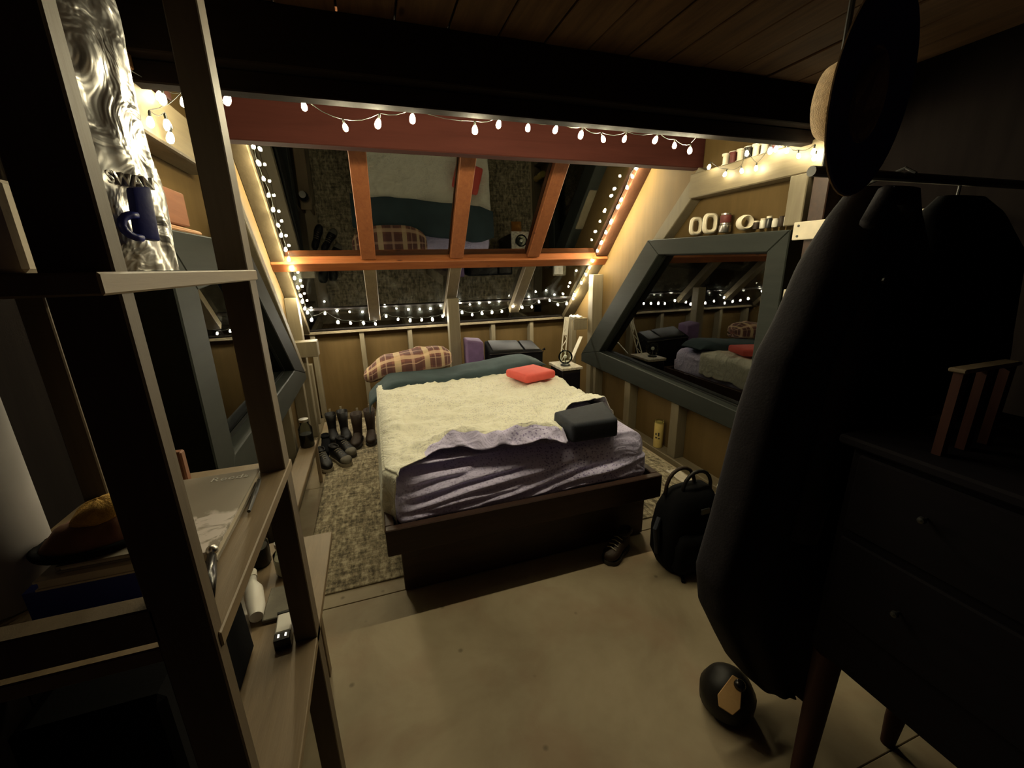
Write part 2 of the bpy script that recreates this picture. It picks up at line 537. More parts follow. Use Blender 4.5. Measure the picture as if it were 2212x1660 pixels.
fl = struct('floor', MB().box(XL - 0.1, XR + 0.1, -1.6, 4.7, -0.12, -0.018), 'floor', 'stained bare floor of wide boards, tan and worn')
for y0, y1 in ((-1.6, -0.35), (-0.345, 0.52), (0.523, 1.742), (1.747, 2.95), (2.954, 4.7)):
    MB().box(XL - 0.1, XR + 0.1, y0, y1, -0.018, 0.0).build('floor_board', 'floor', fl, bevel=0.0015)

def wall_side(name, x0, x1, win, lab, yk):
    (ya, za), (yd, zd), zt, zb, yn = win     # far tip, far top, top z, bottom z, near side
    mb = MB()
    mb.prism_x([(yk, 0), (4.55, 0), (4.55, zb), (yk, zb)], x0, x1)
    mb.prism_x([(ya, zb), (4.55, zb), (4.55, 0.9), (4.40, 0.9), (3.68, 1.57), (2.3, zg(2.3) + 0.02), (2.3, zt), (yd, zt)], x0, x1)
    mb.prism_x([(yk, zt), (2.3, zt), (2.3, zg(2.3) + 0.02), (yk, zg(2.3) + 0.02)], x0, x1)
    mb.prism_x([(yk, zb), (yn, zb), (yn, zt), (yk, zt)], x0, x1)
    w = struct(name, mb, 'panel', lab)
    wd = (yk + 1.6) / 5
    for k in range(5):                       # near wall end, colour darkened to stand for deep shade
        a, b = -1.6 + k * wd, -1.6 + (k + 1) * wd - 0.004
        MB().prism_x([(a, 0), (b, 0), (b, 2.3), (a, 2.3)], x0, x1).build('shade_board', 'nearwall', w)
    return w

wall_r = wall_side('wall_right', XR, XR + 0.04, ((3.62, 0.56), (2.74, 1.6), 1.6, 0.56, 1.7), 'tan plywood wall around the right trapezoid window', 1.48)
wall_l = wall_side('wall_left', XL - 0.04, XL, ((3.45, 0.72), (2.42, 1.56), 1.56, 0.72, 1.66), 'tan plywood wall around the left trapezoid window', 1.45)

# far knee wall under the glazing
wall_f = struct('wall_far', MB().box(XL - 0.04, XR + 0.04, YF, YF + 0.04, 0, 0.9), 'panel', 'low tan panel wall under the far glazing')
for x in (-0.58, -0.13, 0.34, 0.80, 1.235, 1.685):
    MB().box(x - 0.022, x + 0.022, 4.375, YF, 0.045, 0.9).build('stud', 'stud', wall_f, bevel=0.003)
MB().box(XL, XR, 4.37, YF, 0.0, 0.045).build('bottom_plate', 'studx', wall_f, bevel=0.003)
sill = struct('trim_1', MB().box(XL, XR, 4.34, 4.6, 0.9, 0.925), 'studx', 'narrow beige sill along the far wall', bevel=0.003)

# right wall framing
for y in (1.75, 2.37, 2.995, 3.6):
    MB().box(2.075, XR, y, y + 0.085, 0.045, 0.5).build('stud', 'stud', wall_r, bevel=0.003)
MB().box(2.055, XR, 0.0, YF, 0.0, 0.045).build('bottom_plate', 'studx', wall_r, bevel=0.003)
MB().prism_x([(2.40, 2.08), (2.30, 2.03), (3.25, 1.14), (3.36, 1.14)], 2.075, XR).build('slanted_stud', 'stud', wall_r, bevel=0.004)
MB().box(2.05, XR, 1.50, 2.44, 1.90, 2.045).build('header_plank', 'studx', wall_r, bevel=0.006)
MB().box(2.05, XR, 1.62, 1.715, 1.665, 1.90).build('stud', 'stud', wall_r, bevel=0.004)
MB().box(2.06, XR, 1.52, 1.60, 0.5, 2.2).build('dark_post', 'espresso', wall_r, bevel=0.004)
MB().box(2.05, XR, 3.66, 3.75, 0.045, 1.40).build('stud', 'stud', wall_r, bevel=0.004)
MB().box(2.10, XR, 4.2, 4.28, 0.045, 0.95).build('stud', 'stud', wall_r, bevel=0.004)
# left wall framing
for y in (2.3, 2.95, 3.6, 4.2):
    MB().box(XL, -0.60, y, y + 0.08, 0.045, 0.64).build('stud', 'stud', wall_l, bevel=0.003)
MB().box(XL, -0.585, 0.0, YF, 0.0, 0.045).build('bottom_plate', 'studx', wall_l, bevel=0.003)
MB().box(XL, -0.575, 1.2, 2.28, 1.90, 2.05).build('header_plank', 'studx', wall_l, bevel=0.006)
MB().prism_x([(2.30, 2.06), (2.39, 2.06), (3.70, 0.70), (3.62, 0.70)], XL, -0.575).build('slanted_stud', 'stud', wall_l, bevel=0.004)
MB().box(XL, -0.585, 3.86, 3.95, 0.045, 1.28).build('stud', 'stud', wall_l, bevel=0.004)
MB().box(XL, -0.47, 3.74, 3.86, 0.80, 0.93).build('blocking', 'stud', wall_l, bevel=0.004)
MB().box(XL, -0.57, 1.2, 1.9, 2.06, 2.19).build('joist_end', 'redwood', wall_l, bevel=0.004)
MB().box(XL, -0.56, 1.28, 1.62, 2.045, 2.085).build('ledger_block', 'slab', wall_l, bevel=0.004)

# loft ceiling boards and the dark loft beam
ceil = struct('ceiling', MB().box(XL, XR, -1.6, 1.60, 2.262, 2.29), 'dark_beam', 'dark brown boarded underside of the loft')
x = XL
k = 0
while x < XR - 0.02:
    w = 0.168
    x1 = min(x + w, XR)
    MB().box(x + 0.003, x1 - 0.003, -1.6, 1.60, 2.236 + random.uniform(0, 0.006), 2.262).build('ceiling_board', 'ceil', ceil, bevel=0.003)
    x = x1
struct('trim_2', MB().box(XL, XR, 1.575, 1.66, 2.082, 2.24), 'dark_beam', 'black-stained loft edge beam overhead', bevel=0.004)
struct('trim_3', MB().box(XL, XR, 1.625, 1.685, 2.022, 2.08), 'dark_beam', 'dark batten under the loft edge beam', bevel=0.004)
struct('trim_4', MB().box(XL, XR, 2.45, 2.54, 2.088, 2.285), 'red', 'red-brown painted beam at the top of the glazing', bevel=0.005)

# glazing: rafters, purlin, panes
RX = (0.012, 0.715, 1.405)
def slope_box(x0, x1, y0, y1, d0, d1):    # between plane points y0..y1, from d0 to d1 below the glass
    p0 = Vector((0, y0, zg(y0)))
    p1 = Vector((0, y1, zg(y1)))
    nr = s_nrm((p0.z - p1.z) / (y1 - y0))
    vs = []
    for d in (d1, d0):
        for (xx, p) in ((x0, p0), (x1, p0), (x1, p1), (x0, p1)):
            q = p - nr * d
            vs.append((xx, q.y, q.z))
    return MB().hexa(vs)
n_trim = 5
for x in RX:
    struct('trim_%d' % n_trim, slope_box(x - 0.055, x + 0.055, 2.3, 3.63, 0.0, 0.055), 'orange_s', 'orange fir rafter on the upper glazing', bevel=0.004)
    n_trim += 1
for x in RX:
    struct('trim_%d' % n_trim, slope_box(x - 0.05, x + 0.05, 3.68, 4.20, 0.0, 0.065), 'studx', 'beige painted rafter on the lower glazing', bevel=0.004)
    n_trim += 1
struct('trim_%d' % n_trim, slope_box(2.04, XR, 2.3, 3.63, 0.0, 0.05), 'rafter_dark', 'brown rafter against the right wall', bevel=0.004); n_trim += 1
struct('trim_%d' % n_trim, slope_box(2.035, XR, 3.685, 4.33, 0.0, 0.05), 'rafter_tan', 'tan rafter end against the right wall', bevel=0.004); n_trim += 1
struct('trim_%d' % n_trim, slope_box(XL, -0.585, 2.3, 3.66, 0.0, 0.05), 'rafter_tan', 'tan upper rafter against the left wall', bevel=0.004); n_trim += 1
struct('trim_%d' % n_trim, slope_box(XL, -0.585, 3.685, 4.33, 0.0, 0.05), 'rafter_tan', 'tan lower rafter against the left wall', bevel=0.004); n_trim += 1
C0 = Vector((0, 3.585, 1.545))
a0 = C0 + S_DIR * 0.085
b0 = C0 + S_NRM * 0.095
c0 = a0 + S_NRM * 0.095
struct('trim_%d' % n_trim, MB().prism_x([(C0.y, C0.z), (a0.y, a0.z), (c0.y, c0.z), (b0.y, b0.z)], XL, XR), 'orange', 'orange fir purlin across the middle of the glazing', bevel=0.004); n_trim += 1
struct('trim_%d' % n_trim, MB().box(0.66, 0.762, 3.84, 3.94, 0.0, zg(3.94) - 0.092), 'stud', 'beige post in the middle of the far wall', bevel=0.004); n_trim += 1
struct('trim_%d' % n_trim, slope_box(XL, XR, 4.095, 4.115, -0.012, 0.006), 'blackgloss', 'thin black glazing bar across the lower panes', bevel=0.002); n_trim += 1

edges = (XL, RX[0], RX[1], RX[2], XR)
n_win = 1
def bead(x0, x1, y0, y1):
    mb = MB()
    w = 0.012
    mb.v, mb.f = [], []
    for (a, b, c, d) in ((x0, x0 + w, y0, y1), (x1 - w, x1, y0, y1), (x0 + w, x1 - w, y0, y0 + w), (x0 + w, x1 - w, y1 - w, y1)):
        t = slope_box(a, b, c, d, -0.012, 0.004)
        mb.add(t.v, t.f)
    return mb
for (y0, y1, mt, nm) in ((2.3, 3.66, 'glass', 'upper'), (3.67, 4.345, 'glasslow', 'lower')):
    for i in range(4):
        w = struct('window_%d' % n_win, bead(edges[i] + 0.002, edges[i + 1] - 0.002, y0, y1), 'blackgloss', '%s sloping roof window, dark night glass' % nm)
        n_win += 1
        slope_box(edges[i] + 0.01, edges[i + 1] - 0.01, y0 + 0.01, y1 - 0.01, -0.004, -0.002).build('pane', mt, w)

# side windows: painted frames
def side_window(name, x0, x1, xg, out, inn, mats, mt, lab):
    mb = MB()
    root = bpy.data.objects.new(name, None)
    COL.objects.link(root)
    WM[root.name] = Matrix.Identity(4)
    tag(root, lab, None, None, 'structure')
    (A, A2, D, Cc, B), (a, d, c, b) = out, inn
    MB().prism_x([A, A2, a, b, B], x0, x1).build('bottom_rail', mats[0], root, bevel=0.005)
    MB().prism_x([A2, D, d, a], x0, x1).build('sloping_rail', mats[1], root, bevel=0.005)
    MB().prism_x([D, Cc, c, d], x0, x1).build('top_rail', mats[2], root, bevel=0.005)
    MB().prism_x([Cc, B, b, c], x0, x1).build('stile', mats[3], root, bevel=0.005)
    e = 0.02
    cy = sum(p[0] for p in inn) / 4
    cz = sum(p[1] for p in inn) / 4
    q = [(cy + (p[0] - cy) * 1.03, cz + (p[1] - cz) * 1.03) for p in inn]
    MB().prism_x(q, xg - 0.002, xg + 0.002).build('pane', mt, root)
    # inner stop bead
    for p0, p1 in zip(inn, inn[1:] + inn[:1]):
        MB().bar((xg - 0.012 * (1 if x0 > 0 else -1), p0[0], p0[1]), (xg - 0.012 * (1 if x0 > 0 else -1), p1[0], p1[1]), 0.016, 0.016, (1, 0, 0)).build('stop_bead', 'greendark', root)
    return root
side_window('window_9', 2.045, XR + 0.005, 2.125,
            ((3.86, 0.505), (3.86, 0.59), (2.84, 1.665), (1.665, 1.645), (1.665, 0.485)),
            ((3.50, 0.675), (2.70, 1.555), (1.785, 1.54), (1.785, 0.61)), ('green', 'green', 'green', 'green'), 'glass2',
            'grey-green framed trapezoid window in the right wall')
side_window('window_10', XL - 0.005, -0.565, -0.645,
            ((3.60, 0.655), (3.60, 0.70), (2.50, 1.63), (1.555, 1.63), (1.555, 0.655)),
            ((3.18, 0.82), (2.40, 1.50), (1.74, 1.44), (1.74, 0.82)), ('green', 'greendark', 'green', 'green'), 'glass2',
            'grey-green framed trapezoid window in the left wall')

# rug
rug = MB()
rug.box(-0.47, 2.03, 1.835, 4.34, 0.0005, 0.009)
tag(rug.build('rug', 'rug', origin=(0.7, 3.0, 0), bevel=0.003), 'grey and cream woven distressed rug lying under the bed', 'rug')

# ------------------------------------------------------------------ bed
bed = thing('platform_bed', 'low platform bed frame of dark espresso wood', 'bed', (0.66, 2.55, 0))
MB().box(0.006, 1.334, 1.723, 3.50, 0.009, 0.30).build('plinth', 'espresso', bed, bevel=0.004)
MB().box(-0.05, 1.352, 1.615, 1.655, 0.295, 0.425).build('foot_rail', 'espresso', bed, bevel=0.004)
MB().box(-0.05, -0.012, 1.655, 3.55, 0.295, 0.425).build('side_rail', 'espresso', bed, bevel=0.004)
MB().box(1.314, 1.352, 1.655, 3.55, 0.295, 0.425).build('side_rail', 'espresso', bed, bevel=0.004)
MB().box(-0.05, 1.352, 3.55, 3.59, 0.295, 0.425).build('head_rail', 'espresso', bed, bevel=0.004)
MB().box(-0.012, 1.314, 1.655, 3.55, 0.30, 0.385).build('deck', 'espresso', bed)

MX0, MX1, MY0, MY1, MZ0, MZ1 = -0.005, 1.305, 1.665, 3.52, 0.387, 0.645
FOLDS = [(0.03, 0.50, 0.75, 0.60, 0.026), (0.02, 0.455, 0.95, 0.575, 0.030), (0.10, 0.44, 0.70, 0.505, 0.018), (0.35, 0.435, 1.05, 0.53, 0.022), (0.60, 0.425, 1.20, 0.50, 0.022), (0.75, 0.41, 1.22, 0.455, 0.016), (0.02, 0.415, 0.45, 0.44, 0.014), (0.05, 0.555, 0.40, 0.605, 0.018)]
def mattress_mesh():
    bm = bmesh.new()
    nx, ny, nz = 110, 90, 40
    idx = {}
    def vert(i, j, k_):
        key = (i, j, k_)
        if key in idx:
            return idx[key]
        u, v, w = i / nx, j / ny, k_ / nz
        p = Vector((MX0 + (MX1 - MX0) * u, MY0 + (MY1 - MY0) * v, MZ0 + (MZ1 - MZ0) * w))
        r = 0.085 if w > 0.5 else 0.05
        q = Vector((min(max(p.x, MX0 + r), MX1 - r), min(max(p.y, MY0 + r), MY1 - r), min(max(p.z, MZ0 + r), MZ1 - r)))
        dlt = p - q
        if dlt.length > 1e-6:
            dn = dlt.normalized()
            p = q + dn * min(r, dlt.length if sum(abs(c) > 1e-6 for c in dlt) == 1 else r)
        else:
            dn = Vector((0, 0, 1))
        # long diagonal drag wrinkles on the foot side
        front = sstep(0.02, 0.75, -dn.y)
        if front > 0:
            t = (p.z - MZ0) * 5.2 - (p.x - MX0) * 0.95
            wr = max(0.0, math.sin(t * 9.0 + 1.1 * fbm(p.x * 2.2, p.z * 5)))**2 * (0.4 + 0.6 * fbm(p.x * 1.5 + 4, p.z * 3))
            p.y += front * 0.115 * (1 - 0.65 * sstep(0.75, 1.2, p.x)) * (max(0, p.z - MZ0) / (MZ1 - MZ0)) ** 1.35
            p.y -= front * 0.012 * wr * sstep(1.30, 1.05, p.x)
            for (xa, za, xb, zb, am) in FOLDS:
                tt = (p.x - xa) / (xb - xa)
                if -0.05 < tt < 1.05:
                    dz = p.z - (za + (zb - za) * tt + 0.010 * math.sin(tt * 5 + xa * 9))
                    p.y -= front * am * math.exp(-(dz / (0.010 + 0.006 * tt)) ** 2) * sstep(-0.05, 0.18, tt) * sstep(1.05, 0.7, tt)
            p.y -= front * 0.004 * fbm(p.x * 7, p.z * 26)
        top = sstep(0.3, 0.9, dn.z)
        p.z += top * 0.004 * fbm(p.x * 5, p.y * 9)
        sidef = sstep(0.35, 0.9, abs(dn.x))
        p.x += (1 if dn.x > 0 else -1) * sidef * 0.006 * fbm(p.y * 4, p.z * 9)
        idx[key] = bm.verts.new(p)
        return idx[key]
    def face(a, b, c, d):
        bm.faces.new((vert(*a), vert(*b), vert(*c), vert(*d)))
    for i in range(nx):
        for j in range(ny):
            face((i, j, nz), (i + 1, j, nz), (i + 1, j + 1, nz), (i, j + 1, nz))
            face((i, j, 0), (i, j + 1, 0), (i + 1, j + 1, 0), (i + 1, j, 0))
        for k_ in range(nz):
            face((i, 0, k_), (i + 1, 0, k_), (i + 1, 0, k_ + 1), (i, 0, k_ + 1))
            face((i, ny, k_), (i, ny, k_ + 1), (i + 1, ny, k_ + 1), (i + 1, ny, k_))
    for j in range(ny):
        for k_ in range(nz):
            face((0, j, k_), (0, j, k_ + 1), (0, j + 1, k_ + 1), (0, j + 1, k_))
            face((nx, j, k_), (nx, j + 1, k_), (nx, j + 1, k_ + 1), (nx, j, k_ + 1))
    o_ = Vector((0.65, 2.6, MZ0))
    for v in bm.verts:
        v.co -= o_
    me = bpy.data.meshes.new('mattress')
    bm.to_mesh(me)
    bm.free()
    me.polygons.foreach_set('use_smooth', [True] * len(me.polygons))
    me.materials.append(M['fitted'])
    o = bpy.data.objects.new('mattress', me)
    o.location = o_
    COL.objects.link(o)
    return o
tag(mattress_mesh(), 'mattress in a lavender-print floral fitted sheet tinted for violet shade on the bed frame', 'mattress')

# loose top sheet with a billowing hem
HEM = [(-0.08, 1.68), (0.0, 1.672), (0.10, 1.70), (0.18, 1.775), (0.30, 1.765), (0.5, 1.725), (0.70, 1.685), (0.815, 1.662), (0.84, 1.70), (0.865, 1.88), (0.95, 1.935), (1.10, 1.985), (1.25, 2.05), (1.35, 2.06)]
def top_sheet(u, v):
    # u across, v from head to hem
    L = -0.40 + u * 1.93                 # arc length coordinate; <0 hangs on the left side
    if L < -0.02:
        x = -0.03 - 0.018 * sstep(0.0, 0.2, -L)
        z = 0.645 + L + 0.02
    elif L < 0.06:
        t = (L + 0.02) / 0.08
        x = -0.03 + 0.075 * t * (0.6 + 0.4 * t)
        z = 0.645 + 0.018 * math.sin(t * math.pi / 2)
    else:
        x = min(L - 0.015, 1.30)
        z = 0.663 - max(0, L - 1.30) * 0.95
        x += 0.018 * sstep(1.30, 1.34, L)
    hem = lerp_tab(max(x, -0.02), HEM)
    if L < -0.02:
        hem = 1.672 + 0.07 * sstep(0.10, 0.34, -L) + 0.008 * math.sin(L * 30)
    y = 3.12 + (hem - 3.12) * (v ** 0.9)
    d = y - hem
    # billow near the hem
    amp = 0.078 * sstep(0.13, 0.34, x) * (1 - 0.55 * sstep(0.70, 0.84, x)) * (1 - sstep(0.83, 0.87, x))
    z += amp * math.exp(-((d - 0.085) / 0.062) ** 2)
    if amp > 0.005 and d < 0.13:
        z += 0.006 * math.sin(x * 62 + 2.2 * d * 20) * sstep(0.13, 0.05, d) * sstep(0, 0.03, d)
    if L > 0.05:
        fold = max(0, math.sin((y * 1.0 - x * 0.28) * 24 + 2.6 * fbm(x * 1.6, y * 1.6)))**3
        z += 0.024 * fold * sstep(2.85, 2.1, y) * (0.3 + 0.7 * sstep(-0.2, 0.6, fbm(x * 1.3 + 9, y * 2)))
        # pulls radiating from the teal blanket
        ang = math.atan2(3.15 - y, x - 0.25)
        z += 0.010 * max(0, math.sin(ang * 17))**2 * sstep(2.65, 3.05, y) * sstep(0.7, 0.2, abs(x - 0.25))
        z += 0.018 * fbm(x * 3.4, y * 3.4, 1.0, 4) + 0.012 * fbm(x * 9 + y * 3, y * 9 - x * 4, 2.0, 3) + 0.020 * (1 - abs(fbm(x * 4.5 + 0.6 * fbm(x * 2, y * 2), y * 5.5, 5.0, 3))) ** 3 * 0.9
        z = max(z, 0.652) if L < 1.28 else z
        # right corner flap lifts over the navy wedge
        z += 0.085 * sstep(0.86, 0.98, x) * sstep(0.34, 0.02, d) * sstep(1.30, 1.24, x)
    else:
        x += 0.010 * math.sin(y * 26 + fbm(y * 3, z * 3) * 2.5) * sstep(0.05, 0.3, -L) - 0.004
        x = min(x, -0.022) + 0.05 * sstep(0.075, 0.0, d)
        y -= 0.018 * sstep(0.075, 0.0, d)
        z += 0.012 * math.sin(y * 9) * sstep(0.2, 0.38, -L)
    return (x, y, z)
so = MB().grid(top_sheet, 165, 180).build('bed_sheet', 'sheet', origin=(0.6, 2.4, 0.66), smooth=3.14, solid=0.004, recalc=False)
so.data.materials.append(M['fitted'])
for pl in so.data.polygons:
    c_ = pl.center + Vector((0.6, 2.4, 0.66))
    if c_.x > 0.16 and c_.x < 0.85 and c_.y - lerp_tab(c_.x, HEM) < 0.062:  # fold front by the hem painted violet as its shade
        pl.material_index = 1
tag(so, 'rumpled cream floral top sheet thrown over the mattress', 'bed sheet')

def blanket(u, v):
    a = v * math.pi * 2
    L = u * 1.50 - 0.14
    x = L - 0.03
    droop = sstep(0.14, -0.14, L)
    x2 = max(x, -0.075 + 0.02 * v)
    cz = 0.675 - 0.16 * droop ** 1.3 + 0.035 * sstep(0.55, 1.25, L) + 0.008 * fbm(L * 3, 1.0)
    cy = 3.185 + 0.02 * fbm(L * 2, 7) - 0.10 * droop + 0.05 * sstep(0.6, 1.2, L)
    hw = 0.175 + 0.02 * fbm(L * 2.5, 3)
    hh = 0.034 + 0.018 * sstep(0.5, 1.1, L)
    if L > 1.28:
        cz -= 0.06 * ((L - 1.28) / 0.1) ** 2 * 0.6
    e = 0.55
    ca, sa = math.cos(a), math.sin(a)
    px = math.copysign(abs(ca) ** e, ca) * hw
    pz = math.copysign(abs(sa) ** e, sa) * hh
    pinch = min(1.0, 6 * u + 0.15, 9 * (1 - u) + 0.1)
    return (x2 - (0.03 if droop > 0.4 else 0) * droop, cy + px * (0.75 + 0.25 * pinch), cz + pz * pinch + 0.006 * fbm(L * 6, px * 9))
bo = MB().grid(blanket, 90, 36).build('blanket', 'teal', origin=(0.65, 3.2, 0.66), smooth=3.14, weld=True)
tag(bo, 'folded dark teal fleece blanket laid across the head of the bed', 'blanket')

def plaid_pillow(u, v):
    th = (u - 0.5) * math.pi
    ph = v * 2 * math.pi
    ct, st = math.cos(th), math.sin(th)
    def se(c, e):
        return math.copysign(abs(c) ** e, c)
    lx = se(st, 0.75) * 0.36
    ly = se(ct, 0.75) * se(math.cos(ph), 0.8) * 0.19
    lz = se(ct, 0.75) * se(math.sin(ph), 0.8) * 0.085
    lz += 0.02 * fbm(lx * 6, ly * 8, v) + 0.045 * sstep(-0.2, 0.3, lx) * (1 if lz > 0 else 0.3) - 0.07 * sstep(-0.18, -0.36, lx)
    return (0.235 + lx, 3.46 + ly, 0.735 + lz)
pp = MB().grid(plaid_pillow, 48, 40, uv=True).build('pillow', 'plaid', origin=(0.235, 3.46, 0.66), smooth=3.14)
tag(pp, 'brown and cream plaid flannel pillow at the head of the bed', 'pillow')

def cushion(cx, cy, cz, sx, sy, sz, rz, r):
    bm = bmesh.new()
    bmesh.ops.create_cube(bm, size=1.0)
    for v in bm.verts:
        v.co = Vector((v.co.x * sx, v.co.y * sy, (v.co.z + 0.5) * sz))
    bmesh.ops.bevel(bm, geom=bm.edges[:], offset=r, segments=4, profile=0.5, affect='EDGES')
    return bm
def bm_obj(name, bm, mat, loc, rz=0.0, parent=None):
    me = bpy.data.meshes.new(name)
    bm.to_mesh(me)
    bm.free()
    me.polygons.foreach_set('use_smooth', [True] * len(me.polygons))
    me.set_sharp_from_angle(angle=0.9)
    me.materials.append(M[mat])
    o = bpy.data.objects.new(name, me)
    COL.objects.link(o)
    o.location = loc
    o.rotation_euler = (0, 0, rz)
    o.parent = parent
    return o
tag(bm_obj('cushion', cushion(0, 0, 0, 0.275, 0.27, 0.062, 0, 0.022), 'redc', (1.065, 2.80, 0.692), math.radians(17)), 'flat bright red square cushion near the head of the bed', 'cushion')
# navy wedge block
wb = MB()
zt = 0.649
wb.hexa([(0.862, 1.695, zt), (1.118, 1.690, zt), (1.165, 1.93, zt), (0.845, 1.90, zt), (0.862, 1.70, zt + 0.098), (1.118, 1.695, zt + 0.098), (1.165, 1.925, zt + 0.118), (0.845, 1.885, zt + 0.108)])
wo = wb.build('bolster', 'navy', origin=(1.0, 1.8, zt), bevel=0.02, seg=4, smooth=0.9)
tag(wo, 'navy blue foam block cushion on the foot corner of the bed', 'cushion')

# ------------------------------------------------------------------ string lights
B_LEFT_RAFTER = [(-0.548,2.985,2.188),(-0.548,3.053,2.116),(-0.548,3.121,2.043),(-0.548,3.197,1.962),(-0.548,3.267,1.886),(-0.548,3.351,1.797),(-0.548,3.407,1.737),(-0.548,3.493,1.646),(-0.548,3.554,1.580),(-0.548,3.619,1.510),(-0.548,3.683,1.442),(-0.548,3.764,1.368),(-0.548,3.839,1.299),(-0.548,3.894,1.248),(-0.548,3.963,1.185)]
B_SILL = [(-0.542,4.029,1.144),(-0.528,4.110,1.070),(-0.404,4.048,1.126),(-0.316,4.152,1.031),(-0.210,4.171,1.014),(-0.096,4.179,1.005),(0.011,4.199,0.988),(0.114,4.114,1.066),(0.223,4.160,1.024),(0.337,4.179,1.006),(0.449,4.182,1.003),(0.554,4.184,1.002),(0.652,4.151,1.031),(0.843,4.120,1.061),(0.954,4.155,1.028),(1.054,4.145,1.038),(1.160,4.140,1.042),(1.264,4.135,1.046),(1.365,4.074,1.103),(1.474,4.097,1.081),(1.582,4.098,1.080),(1.637,4.039,1.135),(1.752,4.029,1.144),(1.873,4.086,1.091),(1.973,4.080,1.097)]
B_RIGHT_RAFTER = [(2.005,3.996,1.154),(1.999,3.952,1.195),(2.004,3.816,1.320),(2.005,3.728,1.401),(2.005,3.661,1.466),(2.005,3.602,1.529),(2.005,3.523,1.613),(2.005,3.459,1.681),(2.005,3.384,1.762),(2.005,3.314,1.836),(2.005,3.302,1.849),(2.005,3.211,1.947),(2.005,3.167,1.994),(2.005,3.092,2.074),(2.005,3.029,2.141),(2.005,2.981,2.193)]
B_BEAM = [(-0.375,1.760,2.038),(-0.148,1.760,2.038),(-0.023,1.760,1.983),(0.090,1.760,2.003),(0.214,1.760,2.028),(0.449,1.760,2.008),(0.546,1.760,2.034),(0.668,1.760,2.030),(0.789,1.760,2.032),(0.905,1.760,2.021),(1.011,1.760,2.012),(1.116,1.760,2.019),(1.274,1.760,2.025),(1.378,1.760,2.009),(1.465,1.760,1.994)]
B_RIGHT_WALL = [(2.010,2.233,2.047),(2.020,2.113,1.984),(2.020,1.994,1.978),(2.010,1.964,2.058),(2.020,1.900,1.973),(2.010,1.817,2.037),(2.010,1.785,2.038),(2.010,1.721,2.015),(2.020,1.662,1.979),(2.020,1.589,1.980),(2.020,1.580,1.953)]
B_LEFT_WALL = [(-0.540,1.211,2.014),(-0.540,1.315,1.981),(-0.560,1.760,2.032),(-0.553,1.760,2.024),(-0.499,1.760,2.021),(-0.540,1.585,1.912),(-0.540,1.710,1.939),(-0.540,1.711,1.905)]
def bulb_mesh(mat):
    mb = MB().lathe([(0.0, -0.013), (0.0055, -0.0105), (0.0078, -0.005), (0.0075, 0.001), (0.005, 0.008), (0.0025, 0.011)], 8)
    me = bpy.data.meshes.new('bulb')
    me.from_pydata([tuple(p) for p in mb.v], [], mb.f)
    me.polygons.foreach_set('use_smooth', [True] * len(me.polygons))
    me.materials.append(M[mat])
    return me
def cap_mesh():
    mb = MB().lathe([(0.003, 0.010), (0.0032, 0.020), (0.0015, 0.024)], 6)
    me = bpy.data.meshes.new('bulb_cap')
    me.from_pydata([tuple(p) for p in mb.v], [], mb.f)
    me.materials.append(M['wire'])
    return me
BULBS = {m: bulb_mesh(m) for m in ('bulb', 'bulb_dim', 'bulb_sill', 'bulb_beam', 'bulb_left', 'bulb_faint')}
CAP = cap_mesh()
def string_lights(pts, label, away=(0, 0, 0), bulb='bulb'):
    r = thing('string_lights', label, 'string lights', pts[0])
    inv = WM[r.name].inverted()
    wp = []
    aw = Vector(away)
    for i, p in enumerate(pts):
        p = Vector(p)
        tilt = Euler((random.uniform(-0.35, 0.35), random.uniform(-0.35, 0.35), 0))
        sc = random.uniform(1.05, 1.45)
        b = bpy.data.objects.new('bulb', BULBS[bulb])
        COL.objects.link(b)
        b.parent = r
        b.location = inv @ p
        b.rotation_euler = tilt
        b.scale = (sc,) * 3
        c = bpy.data.objects.new('bulb_cap', CAP)
        COL.objects.link(c)
        c.parent = b
        top = p + tilt.to_matrix() @ Vector((0, 0, 0.024 * sc))
        if i:
            q = wp[-1]
            for k in (1, 2, 3):
                t = k / 4
                wp.append(q.lerp(top, t) + Vector((0, 0, -0.012 * math.sin(t * math.pi))) + aw * 0.01)
        wp.append(top)
    MB().tube(wp, 0.0013, 5).build('wire', 'wire', r)
    return r
string_lights(B_LEFT_RAFTER, 'string of warm bulbs down the left wall rafter', (0.2, 0, 0), 'bulb_left')
string_lights(B_SILL, 'string of warm bulbs along the far window sill', bulb='bulb_sill')
string_lights(B_RIGHT_RAFTER, 'string of warm bulbs up the right wall rafter', (-0.2, 0, 0))
bs = string_lights(B_BEAM, 'string of warm bulbs hanging across the overhead loft beam', bulb='bulb_beam')
for k in (0, 4, 8, 11, 14):                # small wire hooks nailed into the batten
    q = Vector(B_BEAM[k])
    MB().tube([(q.x, 1.672, 2.045), (q.x, 1.70, 2.05), (q.x, 1.755, q.z + 0.03)], 0.0012, 5).build('hook', 'wire', bs)
string_lights(B_RIGHT_WALL, 'short string of warm bulbs on the plank above the right window', bulb='bulb_dim')
string_lights(B_LEFT_WALL, 'short string of warm bulbs on the plank behind the foil bag', bulb='bulb_faint')

# ------------------------------------------------------------------ behind and beside the bed
# purple foam block
o = MB().hexa([(0.80, 3.74, 0.009), (0.965, 3.74, 0.009), (0.965, 3.90, 0.009), (0.80, 3.90, 0.009), (0.792, 3.73, 0.845), (0.955, 3.73, 0.815), (0.955, 3.90, 0.83), (0.792, 3.90, 0.85)]).build('foam_roll', 'purple', origin=(0.88, 3.82, 0.009), bevel=0.02, seg=3, smooth=0.9)
tag(o, 'upright purple foam block between post and black suitcase', 'foam block')
